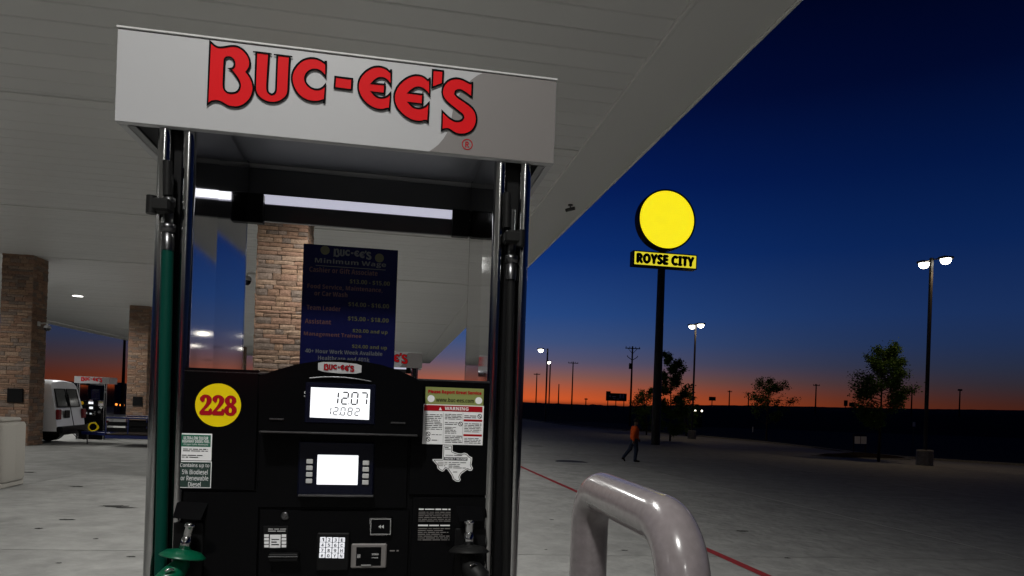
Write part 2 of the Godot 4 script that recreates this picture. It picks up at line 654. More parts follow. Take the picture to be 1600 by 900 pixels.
		for ring in 6:
			for k in 28:
				var f0 := 1.0 - ring / 6.0
				var f1 := 1.0 - (ring + 1) / 6.0
				var k2 := (k + 1) % 28
				var hh := func(f: float, kk: int) -> float: return 0.134 + 0.22 * (1.0 - f) + 0.06 * sin(kk * 2.3 + f * 9.0) * (1.0 if f < 0.99 else 0.0)
				var a := Vector3(inn[k].x * f0, hh.call(f0, k), -inn[k].y * f0)
				var b := Vector3(inn[k2].x * f0, hh.call(f0, k2), -inn[k2].y * f0)
				var c2 := Vector3(inn[k2].x * f1, hh.call(f1, k2), -inn[k2].y * f1)
				var d := Vector3(inn[k].x * f1, hh.call(f1, k), -inn[k].y * f1)
				quad(s2, a, b, c2, d, Vector3.UP)
		put("mulch", done(s2), M.wood, bed)
	# iron covers in the concrete
	for q in [[893, 722, 0.62, "round iron manhole cover in the lot beyond the red line"]]:
		var c := on_ground(q[0], q[1])
		var t := thing("manhole_cover", q[3], "manhole cover", Vector3(c.x, gp(c.x, c.z) + 0.001, c.z))
		var n := Vector3(0, 1, 0)
		var R: float = q[2]
		var s := mb()
		lathe(s, [Vector2(R, -0.02), Vector2(R, 0.006), Vector2(R * 0.9, 0.006), Vector2(R * 0.9, -0.02)], 32, Transform3D.IDENTITY, false)
		put("rim", done(s), M.iron, t)
		var s3 := mb()
		lathe(s3, [Vector2(R * 0.89, -0.02), Vector2(R * 0.89, 0.004), Vector2(0, 0.004)], 32, Transform3D.IDENTITY, false)
		put("lid", done(s3), M.iron, t)
		t.rotation = Vector3(0.022, 0, -0.012)
	# dark oil stains soaked into the concrete
	var so := mb()
	var ro := RandomNumberGenerator.new()
	ro.seed = 12
	for q in [[60, 826, 0.05, 0.04], [150, 842, 0.03, 0.03], [205, 870, 0.05, 0.03], [120, 760, 0.12, 0.08], [40, 738, 0.2, 0.1], [975, 860, 0.05, 0.03], [1010, 815, 0.1, 0.06], [1160, 830, 0.12, 0.06], [1230, 872, 0.04, 0.03], [178, 791, 0.2, 0.1], [196, 793.5, 0.16, 0.06], [104, 812, 0.11, 0.05], [92, 880, 0.03, 0.02], [862, 812, 0.04, 0.03], [853, 859, 0.02, 0.02], [838, 697, 0.5, 0.25]]:
		var c := on_ground(q[0], q[1])
		var ring := []
		for k in 22:
			var a := TAU * k / 22
			var f := ro.randf_range(0.7, 1.2)
			var x: float = c.x + cos(a) * q[2] * f
			var zq: float = c.z + sin(a) * q[3] * f
			ring.append(Vector3(x, gp(x, zq) + 0.003, zq))
		for k in 22:
			tri(so, Vector3(c.x, gp(c.x, c.z) + 0.003, c.z), ring[k], ring[(k + 1) % 22], Vector3.UP)
	structure(put("oil_stain", done(so), M.asphalt))
	# pump islands
	for q in [[PUMP_X + 0.25, -PUMP_D - 0.4, 1.5, 2.2, 0.0, "pump_island"]]:
		var s := mb()
		box(s, Vector3(q[0], -0.2, q[1]), Vector3(q[2], 0.4, q[3]), 0.02)
		structure(put("pump_island", done(s), M.kerb))

func slab_pt(p: Vector2) -> Vector3:
	return Vector3(p.x, gp(p.x, p.y), p.y)

# ------------------------------------------------------------------ canopy
func build_canopy() -> void:
	var z_far := -77.0
	var z_near := 26.0
	var cn := thing("forecourt_canopy", "large flat grey forecourt canopy with planked ceiling over the pumps", "canopy", Vector3(0, CANOPY_Y, 0))
	var x0 := CANOPY_X0
	var x1 := CANOPY_X1
	var w := 0.405
	# one shared plank: a shallow tray section, raised in the middle of its face
	var L := x1 - x0 - 1.9
	var planks := []
	for v in 3:
		var st := mb()
		var pr := PackedVector2Array([Vector2(-w / 2 + 0.006, 0.04), Vector2(-w / 2 + 0.006, 0.01), Vector2(-w / 2 + 0.018, 0.0), Vector2(w / 2 - 0.018, -0.0012 * (v - 1)), Vector2(w / 2 - 0.006, 0.01), Vector2(w / 2 - 0.006, 0.04)])
		prism(st, pr, -L / 2, L / 2, Transform3D(Basis(Vector3.UP, PI / 2), Vector3.ZERO))
		planks.append(done(st))
	var r := RandomNumberGenerator.new()
	r.seed = 3
	var z := z_near - 1.0
	while z > z_far + 1.0:
		var o := put("ceiling_panel", planks[r.randi() % 3], M.ceiling[r.randi() % 3], cn)
		o.position = Vector3((x0 + x1) / 2, r.randf_range(-0.001, 0.002), z - w / 2)
		o.rotation.x = r.randf_range(-0.006, 0.006)
		z -= w
	# margin boards round the ceiling, a little lower than the planks
	for s in [-1.0, 1.0]:
		var st := mb()
		box(st, Vector3((x1 - 0.47) if s > 0 else (x0 + 0.47), 0.012, (z_far + z_near) / 2), Vector3(0.94, 0.075, z_near - z_far), 0.01)
		put("margin_board", done(st), M.fascia, cn)
		var st2 := mb()
		box(st2, Vector3((x1 - 0.965) if s > 0 else (x0 + 0.965), -0.012, (z_far + z_near) / 2), Vector3(0.05, 0.06, z_near - z_far), 0.008)
		put("trim_strip", done(st2), M.fascia, cn)
		var st3 := mb()
		box(st3, Vector3((x1 + 0.025) if s > 0 else (x0 - 0.025), 0.46, (z_far + z_near) / 2), Vector3(0.05, 1.0, z_near - z_far), 0.012)
		put("fascia", done(st3), M.fascia, cn)
	for zz in [z_far, z_near]:
		var st := mb()
		box(st, Vector3((x0 + x1) / 2, 0.46, zz), Vector3(x1 - x0 - 0.01, 1.0, 0.05), 0.012)
		put("fascia", done(st), M.fascia, cn)
	# cross trims between ceiling bays
	for zz in [-10.4, -16.9, -23.4, -36.4, -49.4, -62.4]:
		var st := mb()
		box(st, Vector3((x0 + x1) / 2, -0.006, zz), Vector3(L - 0.06, 0.03, 0.16), 0.006)
		put("cross_trim", done(st), M.fascia, cn)
	var sd := mb()
	box(sd, Vector3((x0 + x1) / 2, 0.5, (z_far + z_near) / 2), Vector3(x1 - x0 - 0.2, 0.8, z_near - z_far - 0.2), 0.0)
	put("roof_deck", done(sd), M.deck, cn)
	# recessed round lights in two rows
	var proto: Node3D = null
	for row in 2:
		for k in 15:
			var x: float = [-0.8, -14.1][row]
			var zz: float = [20.15, 19.3][row] - 6.5 * k
			var at := Vector3(x, CANOPY_Y - 0.012, zz)
			var label := "round white canopy light in the row " + ("over the near pumps" if row == 0 else "beyond the stone columns")
			if row == 1 and k >= 7 and k <= 9:
				label = ["round canopy light at the top of the column before the van", "round canopy light in the open ceiling between two stone columns", "round canopy light at the top of the column behind the trailer"][k - 7]
			if proto == null:
				proto = thing("canopy_light", label, "ceiling light", at, "round lights in the canopy ceiling")
				var st := mb()
				lathe(st, [Vector2(0.2, 0.01), Vector2(0.27, 0.006), Vector2(0.27, -0.01), Vector2(0.255, -0.022), Vector2(0.215, -0.022), Vector2(0.2, 0.0)], 32, Transform3D.IDENTITY)
				put("bezel", done(st), M.fascia, proto)
				var s2 := mb()
				lathe(s2, [Vector2(0.0, -0.03), Vector2(0.1, -0.028), Vector2(0.17, -0.022), Vector2(0.213, -0.012)], 32, Transform3D.IDENTITY)
				put("light_lens", done(s2), M.canopylens, proto)
				var al := SpotLight3D.new()      # the fittings are cut off: little light leaves them sideways
				al.name = "light_source"
				al.light_energy = 19.5
				al.light_color = Color(1.0, 0.995, 0.975)
				al.spot_angle = 82.0
				al.spot_angle_attenuation = 1.0
				al.spot_range = 60.0
				al.spot_attenuation = 2.0
				al.light_size = 0.18
				al.shadow_enabled = true
				al.position = Vector3(0, -0.24, 0)
				al.rotation = Vector3(-PI / 2, 0, 0)
				proto.add_child(al)
			else:
				copy_of(proto, label, at)
	# small camera at the canopy edge
	var p := at_height(891, 327, CANOPY_Y - 0.12)
	var c := thing("security_camera", "tiny black camera under the outer edge of the canopy", "camera", Vector3(p.x, CANOPY_Y - 0.026, p.z))
	var cs := mb()
	lathe(cs, [Vector2(0, 0.0), Vector2(0.05, 0), Vector2(0.05, -0.02), Vector2(0.015, -0.02), Vector2(0.015, -0.07), Vector2(0, -0.07)], 12, Transform3D.IDENTITY, false)
	put("mount", done(cs), M.pole, c)
	var cb := mb()
	tube(cb, [Vector3(0.08, -0.08, 0.05), Vector3(-0.08, -0.11, -0.05)], 0.035, 12)
	put("housing", done(cb), M.pole, c)

# ------------------------------------------------------------------ stone columns
var stone_meshes := {}
func stone_mesh(l: float, h: float, v: int) -> ArrayMesh:
	var key := "%.2f/%.3f/%d" % [l, h, v]
	if not stone_meshes.has(key):
		var r := RandomNumberGenerator.new()
		r.seed = hash(key)
		var st := mb()
		# front of the stone: a 4 x 2 grid of uneven points, proud of the mortar, with worn edges
		var nx := 4
		var g := []
		for j in 3:
			var row := []
			for i in nx + 1:
				var fx := float(i) / nx - 0.5
				var fy := float(j) / 2 - 0.5
				var edge := (i == 0 or i == nx or j == 0 or j == 2)
				row.append(Vector3(fx * (l - 0.012) + r.randf_range(-0.006, 0.006), fy * (h - 0.01) + r.randf_range(-0.005, 0.005), r.randf_range(0.022, 0.03) if edge else r.randf_range(0.031, 0.038)))
			g.append(row)
		for j in 2:
			for i in nx:
				quad(st, g[j][i], g[j][i + 1], g[j + 1][i + 1], g[j + 1][i], Vector3(0, 0, 1))
		var loop := []
		for i in nx + 1: loop.append(g[0][i])
		loop.append(g[1][nx])
		for i in range(nx, -1, -1): loop.append(g[2][i])
		loop.append(g[1][0])
		for i in loop.size():
			var a: Vector3 = loop[i]
			var b: Vector3 = loop[(i + 1) % loop.size()]
			quad(st, a, b, Vector3(b.x, b.y, -0.01), Vector3(a.x, a.y, -0.01), Vector3((a.x + b.x) / l, (a.y + b.y) / h, 0))
		stone_meshes[key] = done(st)
	return stone_meshes[key]

func stone_column(label: String, at: Vector3, hw: float, y0: float, y1: float, sd: int, single_from: float = 99.0, single_to: float = -99.0) -> Node3D:
	var t := thing("stone_column", label, "column", Vector3(at.x, y0, at.z), "stacked stone columns carrying the canopy")
	var st := mb()
	box(st, Vector3(0, (y1 - y0) / 2, 0), Vector3(hw * 2, y1 - y0 - 0.004, hw * 2), 0.0)
	put("core", done(st), M.mortar, t)
	var r := RandomNumberGenerator.new()
	r.seed = sd
	var joined := {}
	for face in 4:      # 0 faces +z (the camera), 1 +x, 2 -z, 3 -x
		var bas := Basis(Vector3.UP, face * PI / 2)
		var y := 0.0
		while y < y1 - y0 - 0.03:
			var h: float = [0.06, 0.08, 0.1, 0.13][r.randi() % 4]
			h = minf(h, y1 - y0 - y)
			var x := -hw - 0.02
			while x < hw:
				var l: float = [0.16, 0.22, 0.3, 0.38, 0.46][r.randi() % 5]
				if hw + 0.02 - x - l < 0.12:
					l = hw + 0.02 - x
				l = snappedf(l, 0.02)
				var hh := snappedf(h, 0.01)
				var me := stone_mesh(l, maxf(hh, 0.03), r.randi() % 3)
				var xf := Transform3D(bas.rotated(bas.z, r.randf_range(-0.012, 0.012)), bas * Vector3(x + l / 2, 0, hw + r.randf_range(-0.004, 0.012)) + Vector3(0, y + h / 2, 0))
				var k: int = r.randi() % int(M.stone.size())
				var wy := y0 + y
				if face < 2 and wy > single_from and wy < single_to:
					var o := put("stone", me, M.stone[k], t)
					o.transform = xf
				else:
					if not joined.has(k):
						joined[k] = SurfaceTool.new()
					joined[k].append_from(me, 0, xf)
				x += l
			y += h
	for k in joined:
		var o := put("stonework", joined[k].commit(), M.stone[k], t)
		o.set_meta("kind", "stuff")
	return t

func col_at(u: float, d: float) -> Vector3:
	var p := at_depth(u, 600, d)
	return Vector3(p.x, gp(p.x, p.z), p.z)

func build_columns() -> void:
	var top := CANOPY_Y - 0.001
	var c3 := col_at(440, 13.5)
	stone_column("stacked stone column seen through the pump frame beside the wage poster", c3, 0.445, c3.y, top, 101, 1.75, 4.75)
	var c1 := col_at(34, 21.2)
	stone_column("stacked stone column standing in front of the white van", c1, 0.42, c1.y, top, 102)
	var c2 := col_at(219, 33.1)
	stone_column("stacked stone column behind the blue trailer", c2, 0.42, c2.y, top, 103)
	var c4 := col_at(374, 60.0)
	stone_column("farthest stone column at the end of the canopy", c4, 0.42, c4.y, top, 104)
	# black panels on the columns
	for q in [[c1, 618.0, 22.0, "black square panel on the stone column before the van", 21.2, 24.0], [c2, 627.0, 219.0, "black square panel on the stone column behind the trailer", 33.1, 215.0]]:
		var c: Vector3 = q[0]
		var p := at_z(q[5], q[1], c.z + 0.47)
		var s := mb()
		box(s, Vector3.ZERO, Vector3(0.44, 0.44, 0.05), 0.008)
		var o := put("wall_panel", done(s), M.blackmatt)
		o.position = Vector3(p.x, p.y, c.z + 0.48)
		tag(o, q[3], "panel", "black panels on the columns")
	# dome cameras on brackets
	var proto: Node3D = null
	for q in [[c3, 388.0, 437.0, -1.0, "white dome camera on the stone column seen through the pump frame"], [c1, 68.0, 511.0, 1.0, "white dome camera on the stone column before the van"]]:
		var c: Vector3 = q[0]
		var p := at_z(q[1], q[2], c.z)
		var at := Vector3(c.x + q[3] * 0.46, p.y, c.z + 0.1)
		if proto == null:
			proto = thing("security_camera", q[4], "camera", at, "dome cameras on the columns")
			var s := mb()
			box(s, Vector3(-0.02, 0.09, 0), Vector3(0.05, 0.14, 0.12), 0.01)
			tube(s, [Vector3(-0.02, 0.1, 0), Vector3(-0.2, 0.12, 0), Vector3(-0.26, 0.1, 0), Vector3(-0.27, 0.04, 0)], 0.025, 10)
			put("bracket", done(s), M.fascia, proto)
			var s2 := mb()
			lathe(s2, [Vector2(0.0, 0.06), Vector2(0.06, 0.055), Vector2(0.1, 0.02), Vector2(0.105, -0.04), Vector2(0.0, -0.04)], 20, Transform3D(Basis.IDENTITY, Vector3(-0.27, 0.0, 0)))
			put("housing", done(s2), M.white, proto)
			var s3 := mb()
			lathe(s3, [Vector2(0.095, -0.041), Vector2(0.085, -0.09), Vector2(0.05, -0.125), Vector2(0.0, -0.135)], 20, Transform3D(Basis.IDENTITY, Vector3(-0.27, 0.0, 0)))
			put("dome", done(s3), M.glass, proto)
		else:
			var o := copy_of(proto, q[4], at)
			o.rotation.y = PI

# ------------------------------------------------------------------ land beyond
func build_far_land() -> void:
	# dark highway embankment along the horizon
	var prof := [[-400, 596], [0, 597], [120, 597], [200, 599], [300, 606], [600, 622], [800, 627], [830, 629], [880, 631], [930, 633], [980, 635], [1010, 634], [1060, 633.5], [1120, 633], [1250, 635], [1330, 637], [1450, 639], [1600, 641], [1750, 645], [2100, 655], [2600, 670]]
	var n := FastNoiseLite.new()
	n.seed = 4
	n.frequency = 0.05
	var st := mb()
	st.set_smooth_group(1)
	var prev := []
	var u := -400.0
	while u <= 2600.0:
		var k := 0
		while k < prof.size() - 2 and u > prof[k + 1][0]: k += 1
		var v: float = lerpf(prof[k][1], prof[k + 1][1], (u - prof[k][0]) / (prof[k + 1][0] - prof[k][0]))
		v -= maxf(0.0, n.get_noise_1d(u)) * (3.0 if u < 1080.0 else 1.0)
		var crest := at_depth(u, v, 175.0)
		var foot := at_depth(u, 627.0, 120.0)
		var back := at_depth(u, 627.0, 240.0)
		foot.y = gp(foot.x, foot.z) - 0.15
		back.y = gp(back.x, back.z) - 0.15
		var mid := foot.lerp(crest, 0.6)
		mid.y = lerpf(foot.y, crest.y, 0.7)
		var row := [foot, mid, crest, back]
		if prev:
			for i in 3:
				quad(st, prev[i], row[i], row[i + 1], prev[i + 1], Vector3.UP)
		prev = row
		u += 6.0
	structure(put("hills", done(st), M.grass))

# ------------------------------------------------------------------ lettering of the shop sign, traced on the sign face
func px_loop(pts: Array, ox: float, oy: float, sc: float) -> PackedVector2Array:
	var out := PackedVector2Array()
	for q in pts:
		var p := P(ox + q[0] / sc, oy + q[1] / sc, 0.0)
		out.append(Vector2(p.x, p.y))
	return out

func smooth_loop(p: PackedVector2Array, sharp: float = 0.75) -> PackedVector2Array:
	# round the soft bends, keep the sharp corners
	var out := PackedVector2Array()
	var n := p.size()
	for i in n:
		var a := p[(i - 1 + n) % n]
		var b := p[i]
		var c := p[(i + 1) % n]
		if (b - a).normalized().dot((c - b).normalized()) < sharp:
			out.append(b)
		else:
			out.append(b.lerp(a, 0.25)); out.append(b.lerp(c, 0.25))
	return out

var letters := {}
func make_letters() -> void:
	var b_out := [[103, 80], [130, 105], [165, 135], [210, 150], [270, 145], [330, 133], [385, 130], [430, 140], [490, 175], [535, 225], [562, 280], [572, 330], [565, 380], [545, 415], [528, 435], [560, 475], [590, 530], [607, 590], [610, 640], [600, 690], [575, 745], [535, 795], [480, 832], [420, 850], [360, 848], [310, 835], [265, 808], [230, 788], [190, 775], [150, 775], [110, 785], [72, 818]]
	var b_in := [[270, 300], [280, 275], [300, 263], [330, 262], [360, 275], [382, 305], [390, 345], [383, 375], [365, 395], [328, 398], [350, 412], [385, 455], [425, 510], [448, 555], [455, 600], [440, 645], [410, 675], [365, 684], [320, 682], [290, 668], [265, 635], [258, 590], [262, 480], [267, 380]]
	var u := [[97, 110], [85, 450], [80, 600], [88, 660], [110, 710], [150, 755], [210, 795], [280, 818], [350, 822], [420, 805], [480, 770], [520, 730], [543, 680], [548, 560], [560, 300], [568, 172], [392, 150], [385, 300], [375, 600], [370, 660], [350, 692], [315, 705], [280, 692], [255, 660], [247, 600], [258, 400], [276, 132]]
	var c := [[1060, 268], [1020, 235], [960, 205], [890, 190], [810, 198], [740, 225], [680, 275], [630, 340], [600, 410], [592, 480], [605, 560], [640, 640], [690, 710], [750, 760], [820, 793], [900, 807], [960, 805], [1010, 793], [1035, 783], [1055, 792], [1070, 558], [1040, 600], [1000, 625], [950, 635], [890, 625], [840, 595], [800, 550], [778, 500], [785, 440], [815, 395], [860, 362], [910, 352], [970, 360], [1020, 395], [1055, 435], [1072, 462], [1080, 250]]
	var hy := [[125, 275], [365, 305], [355, 462], [115, 432]]
	var e1 := [[912, 190], [890, 205], [850, 165], [790, 138], [720, 128], [650, 140], [580, 175], [520, 225], [470, 290], [445, 370], [445, 450], [470, 530], [520, 610], [590, 675], [670, 720], [740, 738], [800, 738], [850, 720], [888, 730], [905, 495], [880, 530], [840, 560], [790, 572], [740, 567], [690, 545], [640, 490], [815, 512], [825, 385], [640, 368], [670, 335], [715, 300], [765, 288], [820, 298], [865, 335], [895, 375], [910, 400]]
	var e2 := [[430, 172], [410, 185], [370, 150], [310, 135], [250, 145], [185, 180], [130, 235], [98, 300], [92, 360], [110, 430], [155, 490], [215, 540], [280, 568], [340, 575], [385, 562], [411, 572], [422, 395], [395, 425], [360, 445], [310, 450], [270, 435], [230, 395], [360, 412], [365, 320], [230, 303], [255, 280], [295, 255], [335, 252], [375, 270], [405, 300], [428, 330]]
	var ap := [[457, 88], [555, 100], [548, 218], [450, 255]]
	var s := [[828, 210], [805, 215], [770, 195], [720, 172], [665, 165], [610, 180], [570, 215], [548, 260], [543, 310], [560, 355], [600, 400], [650, 440], [700, 480], [735, 505], [745, 530], [735, 555], [705, 570], [660, 568], [620, 545], [580, 510], [545, 475], [540, 655], [560, 645], [590, 640], [620, 650], [660, 680], [710, 695], [770, 690], [820, 665], [850, 625], [868, 570], [865, 510], [840, 455], [790, 410], [730, 370], [690, 345], [665, 315], [670, 290], [690, 277], [720, 277], [760, 300], [800, 330], [822, 345]]
	var loops := []
	var bo := smooth_loop(px_loop(b_out, 315, 55, 7.5))
	var bi := smooth_loop(px_loop(b_in, 315, 55, 7.5))
	loops.append(smooth_loop(px_loop(u, 390, 70, 9)))
	loops.append(smooth_loop(px_loop(c, 390, 70, 9)))
	loops.append(px_loop(hy, 510, 90, 9))
	loops.append(smooth_loop(px_loop(e1, 510, 90, 9)))
	loops.append(smooth_loop(px_loop(e2, 600, 95, 6)))
	loops.append(px_loop(ap, 600, 95, 6))
	loops.append(smooth_loop(px_loop(s, 600, 95, 6)))
	# the B is cut open by a hair so that its counter stays clear
	var bfill := PackedVector2Array()
	var i0 := 0
	var j0 := 0
	var best := 1e9
	for i in bo.size():
		for j in bi.size():
			var dd := bo[i].distance_to(bi[j])
			if dd < best:
				best = dd; i0 = i; j0 = j
	var same := Geometry2D.is_polygon_clockwise(bo) == Geometry2D.is_polygon_clockwise(bi)
	for k in bo.size() + 1:
		var q := bo[(i0 + k) % bo.size()]
		if k == bo.size():
			q = q.lerp(bo[(i0 - 1 + bo.size()) % bo.size()], 0.02)
		bfill.append(q)
	for k in bi.size() + 1:
		var q := bi[(j0 - k + bi.size() * 2) % bi.size()] if same else bi[(j0 + k) % bi.size()]
		if k == 0:
			q = q.lerp(bi[(j0 - 1 + bi.size()) % bi.size()] if same else bi[(j0 + 1) % bi.size()], 0.02)
		bfill.append(q)
	# serif bars: from, to, width
	var bars := []
	for q in [[52, 106, 315, 140, 20], [343, 146, 605, 178, 20], [1072, 236, 1070, 465, 14], [1070, 232, 1068, 265, 28], [1068, 555, 1052, 800, 12], [1050, 785, 1047, 828, 26]]:
		bars.append([px_loop([[q[0], q[1]], [q[2], q[3]]], 390, 70, 9), q[4] / 9.0])
	for q in [[912, 176, 910, 400, 14], [910, 172, 908, 202, 28], [905, 490, 888, 740, 12], [885, 718, 884, 758, 26], [822, 355, 815, 540, 18]]:
		bars.append([px_loop([[q[0], q[1]], [q[2], q[3]]], 510, 90, 9), q[4] / 9.0])
	for q in [[430, 165, 428, 330, 9], [428, 163, 425, 192, 18], [422, 395, 412, 570, 8], [412, 560, 410, 588, 16], [365, 296, 358, 430, 11], [827, 206, 821, 348, 10], [545, 472, 539, 663, 10]]:
		bars.append([px_loop([[q[0], q[1]], [q[2], q[3]]], 600, 95, 6), q[4] / 6.0])
	var fill := mb()
	prism(fill, bfill, 0.0, 0.0012)
	for l in loops:
		prism(fill, l, 0.0, 0.0012)
	var ink := mb()
	var lw := 0.0052
	stroke(ink, bo, lw, 0.002)
	stroke(ink, bi, lw, 0.002)
	for l in loops:
		stroke(ink, l, lw, 0.002)
	for b in bars:
		stroke(ink, b[0], b[1] * 0.00188, 0.0024, false)
	letters.fill = done(fill)
	letters.ink = done(ink)
	letters.box = letters.fill.get_aabb()

# the shop's name in a rectangle (centre, width) on a face
func shop_name(parent: Node, c: Vector3, w: float, fill: Material, ink: Material) -> void:
	var k: float = w / letters.box.size.x
	var o: Vector3 = letters.box.get_center()
	for e in [["lettering", letters.fill, fill], ["letter_outline", letters.ink, ink]]:
		if e[2] == null: continue
		var m := put(e[0], e[1], e[2], parent)
		m.scale = Vector3(k, k, 0.6)
		m.position = c - Vector3(o.x * k, o.y * k, 0)

var fonts := {}
func font(kind: String, bold: bool) -> SystemFont:
	var key := kind + str(bold)
	if not fonts.has(key):
		var f := SystemFont.new()
		f.font_names = PackedStringArray([kind])
		f.font_weight = 700 if bold else 400
		fonts[key] = f
	return fonts[key]

# text fitted into a rectangle: added to st
func text_into(st: SurfaceTool, s: String, c: Vector2, size: Vector2, z: float, bold: bool = true, kind: String = "Droid Sans", xf: Transform3D = Transform3D.IDENTITY, fatten: float = 0.0) -> void:
	var t := TextMesh.new()
	t.text = s
	t.font = font(kind, bold)
	t.font_size = 48
	t.pixel_size = 0.01
	t.depth = 0.0
	t.curve_step = 3.0
	var bb := t.get_aabb()
	if bb.size.x < 1e-4:
		return
	var kx := size.x / bb.size.x
	var ky := size.y / bb.size.y
	var bc := bb.get_center()
	var spots := [Vector2.ZERO]
	if fatten > 0.0:
		spots = [Vector2(-fatten, 0), Vector2(fatten, 0), Vector2(0, fatten), Vector2(0, -fatten)]
	var lift := 0.0
	for o in spots:
		var m := Transform3D(Basis.from_scale(Vector3(kx, ky, 1)), Vector3(c.x - bc.x * kx + o.x, c.y - bc.y * ky + o.y, z + lift))
		lift += 0.00005
		for srf in t.get_surface_count():
			st.append_from(t, srf, xf * m)

# ------------------------------------------------------------------ the pump
func rect(u0: float, v0: float, u1: float, v1: float, z: float) -> Array:
	var um := (u0 + u1) / 2
	var vm := (v0 + v1) / 2
	var c := P(um, vm, z)
	return [Vector2(c.x, c.y), Vector2(P(u1, vm, z).x - P(u0, vm, z).x, P(um, v0, z).y - P(um, v1, z).y)]

func pbox(called: String, u0: float, v0: float, u1: float, v1: float, z0: float, z1: float, m: Material, parent: Node, bev: float = 0.0015) -> MeshInstance3D:
	var r := rect(u0, v0, u1, v1, z1)
	var st := mb()
	box(st, Vector3(r[0].x, r[0].y, (z0 + z1) / 2), Vector3(r[1].x, r[1].y, z1 - z0), bev)
	return put(called, done(st), m, parent)

func ptext(s: String, u0: float, v0: float, u1: float, v1: float, z: float, m: Material, parent: Node, bold: bool = true, kind: String = "Droid Sans", fatten: float = 0.0) -> void:
	var r := rect(u0, v0, u1, v1, z)
	var st := SurfaceTool.new()
	text_into(st, s, r[0], r[1], z, bold, kind, Transform3D.IDENTITY, fatten)
	put("lettering", st.commit(), m, parent)

# rows of print too small to read
func fine_print(u0: float, v0: float, u1: float, v1: float, rows: int, z: float, m: Material, parent: Node, sd: int, weight: float = 0.42) -> void:
	var r := RandomNumberGenerator.new()
	r.seed = sd
	var st := mb()
	var k := rect(u0, v0, u1, v1, z)
	var c: Vector2 = k[0]
	var s: Vector2 = k[1]
	var rh := s.y / rows
	for i in rows:
		var y := c.y + s.y / 2 - rh * (i + 0.5)
		var x := c.x - s.x / 2
		var stop := c.x + s.x / 2 - (r.randf() * s.x * 0.35 if r.randf() < 0.4 else 0.0)
		while x < stop:
			var w := r.randf_range(1.2, 5.0) * rh
			w = minf(w, stop - x)
			flat_rect(st, Vector2(x + w / 2, y), Vector2(w, rh * weight * r.randf_range(0.75, 1.1)), z)
			x += w + rh * 0.5
	put("fine_print", done(st), m, parent)

func seg_digit(st: SurfaceTool, ch: String, u: float, v: float, w: float, h: float, th: float, z: float) -> void:
	var on: String = {"0": "abcdef", "1": "bc", "2": "abged", "7": "abc", "8": "abcdefg"}[ch]
	var sl := 0.10
	var pts := {"a": [0, 0, 1, 0], "b": [1, 0, 1, 0.5], "c": [1, 0.5, 1, 1], "d": [0, 1, 1, 1], "e": [0, 0.5, 0, 1], "f": [0, 0, 0, 0.5], "g": [0, 0.5, 1, 0.5]}
	for k in on:
		var q: Array = pts[k]
		var g := 0.06
		var a := Vector2(u + q[0] * w + (0.5 - q[1]) * h * sl, v + q[1] * h + q[0] * w * 0.03)
		var b := Vector2(u + q[2] * w + (0.5 - q[3]) * h * sl, v + q[3] * h + q[2] * w * 0.03)
		var d := (b - a) * g
		var A := P(a.x + d.x * 1.6, a.y + d.y * 1.6, z)
		var B := P(b.x - d.x * 1.6, b.y - d.y * 1.6, z)
		stroke(st, PackedVector2Array([Vector2(A.x, A.y), Vector2(B.x, B.y)]), th, z, false)

